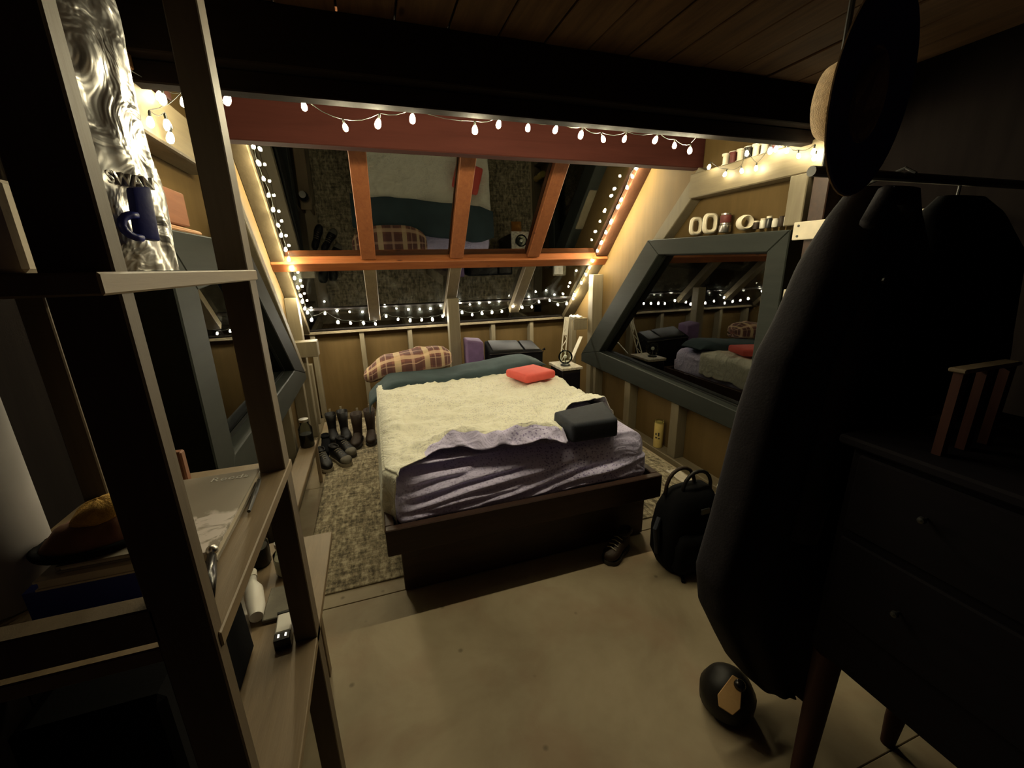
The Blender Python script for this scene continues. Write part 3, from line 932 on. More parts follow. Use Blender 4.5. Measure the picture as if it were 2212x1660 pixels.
# black suitcase
s = thing('suitcase', 'black fabric suitcase standing behind the head of the bed', 'suitcase', (1.26, 3.82, 0.009))
MB().hexa([(0.99, 3.66, 0.03), (1.52, 3.66, 0.03), (1.52, 3.90, 0.03), (0.99, 3.90, 0.03), (0.99, 3.66, 0.72), (1.53, 3.66, 0.70), (1.51, 3.90, 0.76), (1.0, 3.90, 0.80)]).build('body', 'black', s, bevel=0.025, seg=3, smooth=0.9)
MB().hexa([(1.03, 3.69, 0.70), (1.33, 3.68, 0.70), (1.33, 3.88, 0.75), (1.03, 3.88, 0.77), (1.03, 3.69, 0.735), (1.33, 3.68, 0.728), (1.33, 3.88, 0.785), (1.03, 3.88, 0.805)]).build('top_pocket', 'blackl', s, bevel=0.01, seg=2, smooth=0.9)
MB().hexa([(1.35, 3.68, 0.70), (1.50, 3.68, 0.69), (1.49, 3.88, 0.74), (1.35, 3.88, 0.75), (1.35, 3.68, 0.726), (1.50, 3.68, 0.716), (1.49, 3.88, 0.77), (1.35, 3.88, 0.78)]).build('top_pocket', 'blackl', s, bevel=0.008, seg=2, smooth=0.9)
MB().tube([(0.99, 3.66, 0.705), (1.26, 3.652, 0.70), (1.53, 3.66, 0.69)], 0.006, 6).build('zipper', 'blackgloss', s)
MB().tube([(1.53, 3.68, 0.70), (1.55, 3.68, 0.715), (1.56, 3.70, 0.70)], 0.008, 6).build('pull_tab', 'black', s)
for xx in (1.06, 1.46):
    MB().lathe([(0.02, -0.012), (0.02, 0.012)], 12, (xx, 3.70, 0.029), Euler((0, math.pi / 2, 0)).to_matrix()).build('wheel', 'darkrubber', s)

# night stand with stone tile and glass globe
t = thing('nightstand', 'small black nightstand beside the head of the bed', 'nightstand', (1.66, 3.45, 0.009))
MB().box(1.575, 1.755, 3.315, 3.585, 0.06, 0.57).build('body', 'blackgloss', t, bevel=0.008, seg=2)
MB().box(1.585, 1.745, 3.308, 3.316, 0.36, 0.545).build('drawer', 'dresser', t, bevel=0.003)
MB().box(1.585, 1.745, 3.308, 3.316, 0.10, 0.345).build('door', 'dresser', t, bevel=0.003)
for xx in (1.595, 1.735):
    for yy in (3.335, 3.565):
        MB().box(xx - 0.012, xx + 0.012, yy - 0.012, yy + 0.012, 0.009, 0.06).build('leg', 'blackgloss', t)
o = MB().box(1.56, 1.77, 3.30, 3.60, 0.571, 0.595).build('stone_tile', 'marble', origin=(1.665, 3.45, 0.571), bevel=0.003)
tag(o, 'speckled pale stone slab lying on the black nightstand', 'stone slab')
g = thing('glass_globe', 'round greenish glass globe on the stone slab', 'globe', (1.645, 3.41, 0.596))
MB().lathe([(0.045, 0.596), (0.045, 0.606), (0.03, 0.612)], 20, (1.645, 3.41, 0)).build('base', 'darkmetal', g)
pr = [(0.0005 + 0.066 * math.sin(math.pi * i / 14), 0.676 - 0.066 * math.cos(math.pi * i / 14)) for i in range(15)]
MB().lathe(pr, 28, (1.645, 3.41, 0)).build('globe', M['jar'], g, smooth=3.14)
pr = [(0.0005 + 0.017 * math.sin(math.pi * i / 8), 0.678 - 0.017 * math.cos(math.pi * i / 8)) for i in range(9)]
MB().lathe(pr, 14, (1.645, 3.41, 0)).build('glint_ball', 'plastic', g, smooth=3.14)  # white ball added as the bright reflection seen in the globe
MB().tube([(1.645, 3.41, 0.612), (1.645, 3.41, 0.662)], 0.004, 6).build('stem', 'darkmetal', g)

# white perforated truss arm and strut in the corner
tr = thing('truss_arm', 'white perforated metal arm leaning in the corner by the globe', 'arm', (1.69, 3.56, 0.596))
A_, B_ = Vector((1.685, 3.555, 0.597)), Vector((1.775, 3.66, 1.005))
ux = Vector((1, 0, 0))
for s_ in (-1, 1):
    off0, off1 = ux * 0.024 * s_, ux * 0.020 * s_
    MB().bar(A_ + off0, B_ + off1, 0.010, 0.008).build('rail', 'white', tr)
for i in range(6):
    t0, t1 = i / 6, (i + 1) / 6
    p = A_.lerp(B_, t0) + ux * 0.022 * (1 if i % 2 else -1)
    q = A_.lerp(B_, t1) + ux * 0.021 * (-1 if i % 2 else 1)
    MB().bar(p, q, 0.008, 0.006).build('web', 'white', tr)
MB().bar(A_.lerp(B_, 0.6), B_ + (B_ - A_) * 0.01, 0.046, 0.004).build('cover_plate', 'white', tr)
o = MB().bar((1.80, 3.60, 0.60), (1.955, 3.70, 0.80), 0.038, 0.008).build('strut', 'white', origin=(1.80, 3.60, 0.60), bevel=0.002)
tag(o, 'short white flat strut propped against the corner stud', 'strut')
sh = thing('corner_shelf', 'small beige shelf block in the far right corner under the bulbs', 'shelf', (1.99, 3.83, 0.86))
MB().box(1.90, 2.05, 3.755, 3.90, 0.955, 0.975).build('board', 'stud', sh, bevel=0.003)
MB().box(1.90, 2.05, 3.755, 3.775, 0.86, 0.955).build('apron', 'stud', sh, bevel=0.003)
o = MB().grid(lambda u, v: (1.905 + 0.10 * u, 3.77 + 0.11 * v, 0.982 + 0.02 * max(0, fbm(u * 3, v * 3)) + 0.008 * math.sin(u * 9)), 14, 12).build('cloth', 'plastic', origin=(1.95, 3.82, 0.976), smooth=3.14, solid=0.01, recalc=False)
tag(o, 'crumpled white rag on the small corner shelf', 'cloth')

# black bag with orange cloth by the right wall
b_ = thing('duffel_bag', 'small black bag on the floor between nightstand and right wall', 'bag', (1.93, 3.42, 0.009))
prof = [(0.001, 0.0), (0.075, 0.008), (0.095, 0.06), (0.09, 0.14), (0.06, 0.19), (0.001, 0.205)]
MB().lathe([(r, z + 0.009) for r, z in prof], 18, (1.93, 3.42, 0)).build('body', 'black', b_, smooth=3.14)
MB().tube([(1.87, 3.42, 0.20), (1.88, 3.42, 0.25), (1.93, 3.42, 0.27), (1.98, 3.42, 0.25), (1.99, 3.42, 0.20)], 0.008, 6).build('handle', 'black', b_)
o = MB().grid(lambda u, v: (1.76 + 0.13 * u, 3.10 + 0.14 * v, 0.011 + 0.10 * math.sin(u * math.pi) * math.sin(v * math.pi) + 0.02 * max(0, fbm(u * 4, v * 4)) * math.sin(u * math.pi)), 16, 16).build('orange_cloth', 'orangec', origin=(1.82, 3.17, 0.009), smooth=3.14, solid=0.004, recalc=False)
tag(o, 'bunched orange cloth beside the small black bag', 'cloth')

# yellow can on the right wall plate
c = thing('yellow_can', 'tall yellow tube-shaped can standing on the right wall plate', 'can', (2.10, 2.60, 0.045))
MB().lathe([(0.036, 0.047), (0.037, 0.05), (0.037, 0.255), (0.035, 0.26)], 24, (2.10, 2.60, 0)).build('body', 'yellow', c, smooth=0.7)
MB().lathe([(0.038, 0.256), (0.038, 0.272), (0.03, 0.274), (0.03, 0.262)], 24, (2.10, 2.60, 0)).build('lid', 'jar', c, smooth=0.7)
for (aa, zz, w, h) in ((200, 0.165, 0.012, 0.018), (232, 0.165, 0.012, 0.03), (205, 0.135, 0.015, 0.012), (238, 0.13, 0.016, 0.01)):
    a = math.radians(aa)
    nrm = Vector((math.cos(a), math.sin(a), 0))
    R = Matrix((Vector((-nrm.y, nrm.x, 0)), nrm, Vector((0, 0, 1)))).transposed()
    MB().obox(Vector((2.10, 2.60, zz)) + nrm * 0.0372, (w, 0.002, h), R).build('printed_mark', 'darkrubber', c)
c = thing('slim_can', 'slim pale can by the right wall beside the hanging coat', 'can', (2.10, 1.855, 0.045))
MB().lathe([(0.022, 0.047), (0.023, 0.05), (0.023, 0.25), (0.012, 0.27), (0.012, 0.30)], 20, (2.10, 1.855, 0)).build('body', 'yellow', c, smooth=0.7)
MB().lathe([(0.013, 0.30), (0.013, 0.325), (0.0005, 0.325)], 16, (2.10, 1.855, 0)).build('cap', 'darkrubber', c)
c = thing('white_tub', 'small white tub on the floor beside the slim can', 'tub', (1.99, 1.80, 0.0))
MB().lathe([(0.036, 0.001), (0.042, 0.11), (0.042, 0.115)], 24, (1.99, 1.80, 0)).build('body', 'plastic', c, smooth=0.7)
MB().lathe([(0.044, 0.115), (0.044, 0.13), (0.0005, 0.131)], 24, (1.99, 1.80, 0)).build('lid', 'plastic', c)
o = MB().grid(lambda u, v: (1.93 + 0.1 * u, 2.06 + 0.22 * v, 0.011 + 0.016 * max(0, fbm(u * 3, v * 4))), 10, 12).build('paper_scrap', 'paper', origin=(1.98, 2.15, 0.0), smooth=3.14, solid=0.002, recalc=False)
tag(o, 'crumpled paper scrap on the floor along the right wall', 'paper')

# backpack
bp = thing('backpack', 'black backpack with two loop handles standing at the foot of the bed', 'backpack', (1.38, 1.46, 0.0))
bx, by = 1.375, 1.455
def pack_ring(z, wx, wy, cx, cy, n=28):
    out = []
    for k in range(n):
        a = 2 * math.pi * k / n
        c_, s_ = math.cos(a), math.sin(a)
        out.append(Vector((cx + math.copysign(abs(c_) ** 0.55, c_) * wx, cy + math.copysign(abs(s_) ** 0.55, s_) * wy, z + 0.006 * fbm(a, z * 9))))
    return out
rings = []
for z, wx, wy, dx in ((0.002, 0.10, 0.07, 0.01), (0.02, 0.125, 0.085, 0.005), (0.10, 0.155, 0.10, 0), (0.22, 0.158, 0.10, 0), (0.33, 0.145, 0.092, 0.005), (0.40, 0.12, 0.075, 0.01), (0.435, 0.095, 0.05, 0.015), (0.445, 0.05, 0.02, 0.015)):
    rings.append(pack_ring(z, wx, wy, bx + dx, by))
MB().loft(rings).build('body', 'black', bp, smooth=3.14)
rings = [pack_ring(z, wx, wy, bx, by - 0.085) for z, wx, wy in ((0.03, 0.10, 0.03), (0.06, 0.12, 0.045), (0.18, 0.12, 0.05), (0.235, 0.105, 0.03), (0.245, 0.08, 0.012))]
MB().loft(rings).build('front_pocket', 'black', bp, smooth=3.14)
for dx, dy, top in ((-0.03, 0.02, 0.535), (0.035, -0.02, 0.525)):
    pts = []
    for i in range(11):
        a = math.pi * i / 10
        pts.append((bx + dx - 0.085 * math.cos(a), by + dy, 0.405 + (top - 0.405) * math.sin(a) ** 0.75))
    MB().tube(pts, 0.009, 8).build('handle', 'brownl' if dx < 0 else 'blackl', bp, smooth=3.14)
MB().box(bx + 0.0, bx + 0.05, by - 0.105, by - 0.095, 0.34, 0.37).build('buckle', 'darkmetal', bp, bevel=0.003)
MB().tube([(bx + 0.14, by - 0.05, 0.36), (bx + 0.175, by - 0.06, 0.30), (bx + 0.17, by - 0.07, 0.26)], 0.008, 6).build('strap', 'black', bp)
MB().tube([(bx - 0.06, by - 0.075, 0.03), (bx - 0.075, by - 0.11, 0.012), (bx - 0.09, by - 0.13, 0.009)], 0.009, 6).build('strap', 'black', bp)
MB().tube([(bx - 0.155, by, 0.30), (bx - 0.19, by - 0.02, 0.26), (bx - 0.17, by - 0.02, 0.12)], 0.012, 8).build('side_loop', 'navy', bp)
# cable on floor
pts = []
for i in range(24):
    a = math.radians(120 + i * 10)
    pts.append((1.40 + 0.085 * math.cos(a), 1.235 + 0.05 * math.sin(a), 0.0035))
o = MB().tube(pts, 0.003, 6).build('cable', 'wire', origin=(1.40, 1.235, 0))
tag(o, 'thin dark cable looped on the floor before the backpack', 'cable')

# ------------------------------------------------------------------ shoes
def ell(c, ax, ay, n=18, e=0.8):
    out = []
    for k in range(n):
        a = 2 * math.pi * k / n
        ca, sa = math.cos(a), math.sin(a)
        out.append(Vector(c) + Vector(ax) * math.copysign(abs(ca) ** e, ca) + Vector(ay) * math.copysign(abs(sa) ** e, sa))
    return out
def foot_outline(t):     # half width along the foot, t 0 heel .. 1 toe
    return lerp_tab(t, [(0, 0.018), (0.05, 0.030), (0.2, 0.036), (0.45, 0.035), (0.7, 0.046), (0.88, 0.042), (0.96, 0.028), (1.0, 0.010)])
def make_shoe(name, label, loc, rz, upper, sole, boot_h=0.0, lace=True, toe=None, L=0.28, cat='shoe', lean=0.0):
    r = thing(name, label, cat, loc, rz, 'shoes in a row by the left wall')
    def ring_sole(z, k):
        pts = []
        n = 14
        for i in range(n + 1):
            t_ = i / n
            pts.append(Vector((foot_outline(t_) * k, (t_ - 0.35) * L, z)))
        for i in range(n, -1, -1):
            t_ = i / n
            pts.append(Vector((-foot_outline(t_) * k, (t_ - 0.35) * L, z)))
        return pts
    MB().loft([ring_sole(0.001, 1.0), ring_sole(0.01, 1.07), ring_sole(0.026, 1.05)]).build('sole', sole, r, local=True, smooth=0.8)
    rings = []
    for t_, h in ((0.0, 0.07), (0.03, 0.085), (0.12, 0.095), (0.25, 0.09), (0.42, 0.085), (0.55, 0.078), (0.7, 0.062), (0.85, 0.05), (0.94, 0.042), (0.995, 0.032)):
        w = foot_outline(t_) * 0.98
        rings.append(ell((0, (t_ - 0.35) * L, 0.02 + h / 2), (w, 0, 0), (0, 0, h / 2)))
    MB().loft(rings).build('upper', upper, r, local=True, smooth=3.14)
    if toe:
        rings = []
        for t_, h in ((0.80, 0.0565), (0.88, 0.051), (0.95, 0.044), (1.0, 0.030)):
            w = foot_outline(t_) * 1.03
            rings.append(ell((0, (t_ - 0.35) * L, 0.021 + h / 2), (w, 0, 0), (0, 0, h / 2)))
        MB().loft(rings).build('toe_cap', toe, r, local=True, smooth=3.14)
    if boot_h:
        rings = []
        for z, a, b, dy in ((0.05, 0.036, 0.055, 0.0), (0.11, 0.037, 0.056, -0.01), (0.16, 0.042, 0.058, -0.022), (boot_h, 0.050, 0.066, -0.022 + lean)):
            rings.append(ell((0, -0.03 + dy + 0.01, z), (a, 0, 0), (0, b, 0)))
        for z, a, b in ((boot_h, 0.043, 0.058), (boot_h - 0.07, 0.040, 0.053)):
            rings.append(ell((0, -0.042 + lean, z), (a, 0, 0), (0, b, 0)))
        MB().loft(rings).build('shaft', upper, r, local=True, smooth=3.14)
        MB().box(-0.009, 0.009, -0.114 + lean, -0.106 + lean, boot_h - 0.04, boot_h + 0.025).build('pull_tab', 'rubber', r, local=True)
    else:
        rings = [ell((0, -0.045, 0.105), (0.036, 0, 0), (0, 0.055, 0)), ell((0, -0.042, 0.122), (0.031, 0, 0), (0, 0.05, 0)), ell((0, -0.042, 0.118), (0.025, 0, 0), (0, 0.044, 0)), ell((0, -0.042, 0.08), (0.022, 0, 0), (0, 0.040, 0))]
        MB().loft(rings).build('collar', upper, r, local=True, smooth=3.14)
    if lace:
        for i in range(4):
            y_ = 0.02 + i * 0.022
            z_ = 0.112 - i * 0.0085
            MB().tube([(-0.026, y_, z_ - 0.010), (0, y_ + 0.004, z_ + 0.001), (0.026, y_, z_ - 0.010)], 0.0025, 5).build('lace', 'rubber', r, local=True)
    return r
RUGZ = 0.009
make_shoe('boot', 'tall brown leather pull-on boot nearest the bed', (-0.13, 3.72, RUGZ), math.radians(178), 'brownl', 'darkrubber', 0.27, False, cat='boot')
make_shoe('boot', 'tall brown leather pull-on boot, second from the bed', (-0.245, 3.69, RUGZ), math.radians(172), 'brownl', 'darkrubber', 0.26, False, cat='boot')
make_shoe('ankle_boot', 'black ankle boot behind the canvas sneakers, nearer the bed', (-0.36, 3.86, RUGZ), math.radians(190), 'blackl', 'darkrubber', 0.24, False, cat='boot')
make_shoe('ankle_boot', 'black ankle boot in the back by the left wall stud', (-0.465, 3.88, RUGZ), math.radians(186), 'blackl', 'darkrubber', 0.22, False, cat='boot')
make_shoe('sneaker', 'dark sneaker with a grey toe cap, nearer the boots', (-0.355, 3.52, RUGZ), math.radians(207), 'blackl', 'darkrubber', 0, True, 'greycanvas')
make_shoe('sneaker', 'dark sneaker with a pale sole and grey toe cap in the front', (-0.395, 3.36, RUGZ), math.radians(212), 'blackl', 'rubber', 0, True, 'greycanvas')
make_shoe('sneaker', 'black sneaker with a pale sole beside the left wall', (-0.50, 3.33, RUGZ), math.radians(198), 'blackl', 'rubber', 0, True)
make_shoe('clog', 'black shoe lying behind the front sneakers', (-0.50, 3.62, RUGZ), math.radians(186), 'black', 'darkrubber', 0, False)
# shoe at the foot of the bed
r = make_shoe('brown_shoe', 'worn brown lace-up shoe lying against the foot of the bed', (1.12, 1.625, 0.0), math.radians(118), 'brownl', 'darkrubber', 0, True, L=0.20)
if 'group' in r:
    del r['group']

# ------------------------------------------------------------------ left wall: jars, ledge items
lb = thing('low_bench', 'low tan wooden ledge along the left wall under the window', 'bench', (-0.52, 2.55, 0.0))
MB().box(-0.58, -0.475, 2.05, 3.06, 0.30, 0.325).build('top', 'shelfwood', lb, bevel=0.003)
MB().box(-0.50, -0.48, 2.05, 2.09, 0.0, 0.30).build('leg', 'shelfwood', lb)
MB().box(-0.50, -0.48, 3.02, 3.06, 0.009, 0.30).build('leg', 'shelfwood', lb)
MB().box(-0.58, -0.56, 2.05, 3.06, 0.12, 0.30).build('back_rail', 'redwood', lb)
def jar(name, label, x, y, z, r, h, liquid=None, lh=0.4):
    t = thing(name, label, 'jar', (x, y, z))
    MB().lathe([(r * 0.85, z + 0.001), (r, z + 0.01), (r, z + h * 0.72), (r * 0.62, z + h * 0.86), (r * 0.62, z + h)], 24, (x, y, 0)).build('glass', 'jar', t, smooth=0.8)
    if liquid:
        MB().lathe([(r * 0.8, z + 0.004), (r * 0.92, z + 0.012), (r * 0.92, z + h * lh), (0.0005, z + h * lh)], 20, (x, y, 0)).build('contents', liquid, t, smooth=0.8)
    MB().lathe([(r * 0.68, z + h * 0.97), (r * 0.68, z + h + 0.012), (0.0005, z + h + 0.013)], 20, (x, y, 0)).build('lid', 'metal', t, smooth=0.8)
    return t
jar('glass_jar', 'glass jar half full of something black on the low ledge', -0.525, 2.96, 0.325, 0.045, 0.19, 'blackgloss', 0.5)
jar('glass_jar', 'small clear glass jar at the near end of the low ledge', -0.525, 2.17, 0.325, 0.028, 0.13)

# items on the left window head
o = MB().box(-0.665, -0.585, 1.46, 1.86, 1.655, 1.765).build('wooden_box', 'boxred', origin=(-0.625, 1.66, 1.655), bevel=0.004)
tag(o, 'red-brown wooden box on the ledge above the left window', 'box')
o = MB().hexa([(-0.64, 1.30, 1.632), (-0.57, 1.34, 1.632), (-0.57, 1.92, 1.632), (-0.64, 2.0, 1.632), (-0.64, 1.30, 1.654), (-0.57, 1.34, 1.652), (-0.575, 1.92, 1.644), (-0.64, 2.0, 1.654)]).build('wood_slab', 'slab', origin=(-0.6, 1.66, 1.632), bevel=0.004)
tag(o, 'live-edge wood slab under the red-brown box', 'wood slab')
o = MB().box(-0.61, -0.555, 2.33, 2.45, 1.58, 1.72).build('bracket', 'darkmetal', origin=(-0.58, 2.39, 1.58), bevel=0.012)
tag(o, 'dark metal bracket on the left wall by the sloping frame', 'bracket')

# ------------------------------------------------------------------ right window head: rings, jars
ZL = 1.668
def oval_ring(y, label, depth=0.035, a=0.037, b=0.055, x=2.10, square=0.6, tube_r=0.014):
    n, m = 30, 8
    vs, fs = [], []
    R = Euler((0, 0, math.radians(-24))).to_matrix()
    for i in range(n):
        t_ = 2 * math.pi * i / n
        ct, st = math.cos(t_), math.sin(t_)
        px = math.copysign(abs(ct) ** square, ct)
        pz = math.copysign(abs(st) ** square, st)
        for j in range(m):
            u = 2 * math.pi * j / m + math.pi / 4
            rr = tube_r * math.cos(u)
            p = R @ Vector((px * (a + rr), depth / 2 * math.sin(u) * 1.3, pz * (b + rr)))
            vs.append(p + Vector((x, y, ZL + b + tube_r)))
    for i in range(n):
        for j in range(m):
            fs.append((i * m + j, i * m + (j + 1) % m, ((i + 1) % n) * m + (j + 1) % m, ((i + 1) % n) * m + j))
    o = MB().add(vs, fs).build('ring', 'cream', origin=(x, y, ZL), smooth=0.9)
    return tag(o, label, 'ring')
oval_ring(2.40, 'white oval ring on the right window head, farthest from the coat', a=0.030, b=0.046, tube_r=0.012)
oval_ring(2.275, 'white oval ring on the right window head, second along', a=0.034, b=0.050, tube_r=0.013)
oval_ring(2.005, 'round cream tape roll on the right window head', 0.055, 0.034, 0.034, square=1.0, tube_r=0.009)
def small_jar(y, z, r, h, mat, lid, label, x=2.105):
    t = thing('small_jar', label, 'jar', (x, y, z), group='little jars on the right window head')
    MB().lathe([(r * 0.9, z + 0.0005), (r, z + 0.006), (r, z + h * 0.75), (r * 0.75, z + h * 0.85)], 16, (x, y, 0)).build('body', mat, t, smooth=0.8)
    MB().lathe([(r * 0.85, z + h * 0.82), (r * 0.85, z + h), (0.0005, z + h)], 16, (x, y, 0)).build('lid', lid, t, smooth=0.8)
small_jar(2.155, ZL, 0.034, 0.055, 'metal', 'metal', 'silver-lidded jar between the oval rings and the tape roll')
small_jar(2.155, ZL + 0.0555, 0.032, 0.055, 'maroon', 'metal', 'maroon jar stacked on the silver-lidded jar')
for i, (yy, mt, ld) in enumerate(((1.925, 'brownl', 'cream'), (1.882, 'white', 'cream'), (1.845, 'darkmetal', 'cream'), (1.805, 'white', 'white'), (1.768, 'brownl', 'brownl'), (1.735, 'white', 'white'))):
    small_jar(yy, ZL, 0.016, 0.045 + 0.008 * (i % 3), mt, ld, ['brown jar with cream lid next to the tape roll', 'white jar, second right of the tape roll', 'dark jar with cream lid, third right of the tape roll', 'white jar, fourth right of the tape roll', 'all-brown jar near the end of the row', 'white jar at the very end of the row'][i], 2.10)
# spools above the plank
ZP = 2.0455
cols = ['cream', 'maroon', 'cream', 'darkrubber', 'cream', 'cream', 'maroon', 'cream', 'cream']
names = ['cream', 'maroon', 'cream', 'black', 'cream', 'cream', 'maroon', 'cream', 'cream']
for i in range(9):
    yy = 2.20 - i * 0.053
    t = thing('thread_spool', '%s spool on the plank above the right window, %s in the row' % (names[i], ['first', 'second', 'third', 'fourth', 'fifth', 'sixth', 'seventh', 'eighth', 'last'][i]), 'spool', (2.10, yy, ZP), group='spools on the plank above the right window')
    MB().lathe([(0.024, ZP), (0.024, ZP + 0.008), (0.018, ZP + 0.009), (0.018, ZP + 0.056), (0.024, ZP + 0.057), (0.024, ZP + 0.065), (0.006, ZP + 0.065)], 14, (2.10, yy, 0)).build('thread', cols[i], t, smooth=0.6)
    MB().lathe([(0.0245, ZP + 0.064), (0.0245, ZP + 0.068), (0.005, ZP + 0.068)], 14, (2.10, yy, 0)).build('end_disc', 'white', t)

# white boards of the rack on the right wall
for (y0, y1, z0, z1, lab) in ((1.0, 1.64, 1.592, 1.676, 'upper whitewashed board screwed beside the right window'), (1.0, 1.64, 1.27, 1.352, 'lower whitewashed board screwed beside the right window')):
    t = thing('rack_board', lab, 'board', (2.035, (y0 + y1) / 2, z0))
    MB().box(2.03, 2.052, y0, y1, z0, z1).build('board', 'cream', t, bevel=0.003)
    for zz in (z0 + 0.018, z1 - 0.018):
        MB().lathe([(0.006, 0.0), (0.006, 0.003), (0.0005, 0.004)], 10, (2.0305, y1 - 0.028, zz), Euler((0, -math.pi / 2, 0)).to_matrix()).build('screw', 'darkmetal', t)

# ------------------------------------------------------------------ left shelf unit
su = thing('shelf_unit', 'open wooden shelving unit standing close on the left', 'shelf', (-0.40, 0.75, 0.0))
for (x0, x1, y0, y1) in ((-0.278, -0.222, 0.492, 0.517), (-0.272, -0.222, 0.955, 1.005), (-0.58, -0.54, 0.485, 0.525), (-0.58, -0.54, 0.955, 1.005)):
    MB().box(x0, x1, y0, y1, 0.0, 2.23).build('post', 'post', su, bevel=0.002)
MB().box(-0.575, -0.219, 0.46, 1.01, 1.482, 1.502).build('shelf_board', 'shelfwood', su, bevel=0.002)
MB().box(-0.575, -0.219, 0.50, 1.012, 1.052, 1.074).build('shelf_board', 'shelfwood', su, bevel=0.002)
MB().box(-0.575, -0.222, 0.30, 1.42, 0.578, 0.602).build('shelf_board', 'shelfwood', su, bevel=0.002)
MB().box(-0.575, -0.272, 0.492, 0.52, 1.088, 1.135).build('end_rail', 'post', su, bevel=0.002)
MB().box(-0.56, -0.30, 1.38, 1.42, 0.0, 0.578).build('end_panel', 'shelfwood', su, bevel=0.002)

# foil bag with clip
fb = thing('foil_bag', 'tall crinkled silver foil bag with embossed letters on the top shelf', 'bag', (-0.338, 0.735, 1.5025))
def foil_bag(u, v):
    a = u * 2 * math.pi
    zz = 1.5035 + v * 0.40
    w = 0.085 * (1 + 0.05 * math.sin(v * 9)) * (1 - 0.10 * v)
    dpt = 0.045 * (1 - 0.75 * v ** 1.5) + 0.004
    ca, sa = math.cos(a), math.sin(a)
    fr = fbm(ca * 2.2, sa * 2.2 + v * 5, 2.0)
    px = math.copysign(abs(ca) ** 0.8, ca) * w * (1 + 0.03 * fr)
    py = math.copysign(abs(sa) ** 0.8, sa) * dpt * (1 + 0.22 * fr)
    rz = math.radians(58)
    return (-0.338 + px * math.cos(rz) - py * math.sin(rz) + 0.012 * v, 0.735 + px * math.sin(rz) + py * math.cos(rz), zz)
MB().grid(foil_bag, 72, 60).build('pouch', 'foil', fb, smooth=3.14, weld=True)
for i in range(14):
    v = 0.05 + i * 0.065
    p = Vector(foil_bag(0.0, v))
    MB().tube([p + Vector((-0.006, -0.006, -0.004)), p + Vector((0.004, -0.003, 0.004))], 0.0028, 6).build('crimp', 'foil', fb)
# embossed word
cu = bpy.data.curves.new('lettering', 'FONT')
cu.body = 'SWAN'
cu.size = 0.020
cu.extrude = 0.002
cu.bevel_depth = 0.0008
cu.align_x = 'CENTER'
tmp = bpy.data.objects.new('lettering_tmp', cu)
COL.objects.link(tmp)
bpy.context.view_layer.update()
me = bpy.data.meshes.new_from_object(tmp.evaluated_get(bpy.context.evaluated_depsgraph_get()))
bpy.data.objects.remove(tmp)
me.materials.clear()
me.materials.append(M['foil'])
lo = bpy.data.objects.new('lettering', me)
COL.objects.link(lo)
lo.parent = fb
lo.location = (0.053, -0.008, 0.109)
lo.rotation_euler = (math.radians(90), 0, math.radians(58))
# clip
cl = thing('bag_clip', 'dark blue plastic clip hanging on the foil bag', 'clip', (-0.278, 0.712, 1.545), math.radians(58))
MB().hexa([(-0.012, -0.008, 0.0), (0.014, -0.008, -0.004), (0.014, 0.006, -0.004), (-0.012, 0.006, 0.0), (-0.006, -0.008, 0.062), (0.018, -0.008, 0.066), (0.018, 0.006, 0.066), (-0.006, 0.006, 0.062)]).build('body', 'blue', cl, local=True, bevel=0.004, seg=2, smooth=0.8)
pts = [(-0.010 + 0.018 * math.cos(a), -0.004, 0.014 + 0.014 * math.sin(a)) for a in [math.radians(80 + i * 25) for i in range(9)]]
MB().tube(pts, 0.005, 8).build('loop', 'blue', cl, local=True, smooth=3.14)
# tan box near the left edge
o = MB().box(-0.40, -0.305, 0.53, 0.60, 1.5025, 1.585).build('cardboard_box', 'paper', origin=(-0.35, 0.565, 1.5025), bevel=0.004)
tag(o, 'small tan carton on the top shelf at the left edge', 'box')

# middle shelf: book, pen, knick-knack, cylinder, beanie, books
ZM = 1.0745
bk = thing('large_book', 'large grey photo book lying flat on the middle shelf', 'book', (-0.335, 0.80, ZM))
MB().hexa([(-0.405, 0.66, ZM + 0.002), (-0.268, 0.655, ZM + 0.002), (-0.268, 0.93, ZM + 0.002), (-0.405, 0.93, ZM + 0.002), (-0.405, 0.66, ZM + 0.016), (-0.268, 0.655, ZM + 0.016), (-0.268, 0.93, ZM + 0.016), (-0.405, 0.93, ZM + 0.016)]).build('pages', 'paper', bk)
def cover_mat():
    m, nt, b = _nt('photo_cover')
    v = _mapped(nt)
    n = _noise(nt, v, 9, 4, 0.5, 0.5)
    sep = nt.nodes.new('ShaderNodeSeparateXYZ')
    nt.links.new(v, sep.inputs[0])
    ym = _ramp(nt, _math(nt, 'ADD', _math(nt, 'MULTIPLY', sep.outputs[1], -4.0), n), ((0.55, (0, 0, 0)), (0.62, (1, 1, 1))))
    ym2 = _ramp(nt, _noise(nt, v, 24, 4, 0.6, 0.6), ((0.48, (0, 0, 0)), (0.56, (1, 1, 1))))
    k = _mix(nt, 1.0, ym, ym2, 'MULTIPLY')
    col = _mix(nt, k, (0.30, 0.26, 0.21), (0.70, 0.63, 0.60))
    nt.links.new(col, b.inputs['Base Color'])
    b.inputs['Roughness'].default_value = 0.3
    return m
MB().box(-0.408, -0.265, 0.652, 0.933, ZM + 0.016, ZM + 0.0195).build('front_cover', cover_mat(), bk)
MB().box(-0.408, -0.265, 0.652, 0.933, ZM, ZM + 0.0025).build('back_cover', 'cover', bk)
cu = bpy.data.curves.new('title', 'FONT')
cu.body = 'Reeds'
cu.size = 0.026
cu.extrude = 0.0003
cu.space_character = 1.1
tmp = bpy.data.objects.new('title_tmp', cu)
COL.objects.link(tmp)
bpy.context.view_layer.update()
me = bpy.data.meshes.new_from_object(tmp.evaluated_get(bpy.context.evaluated_depsgraph_get()))
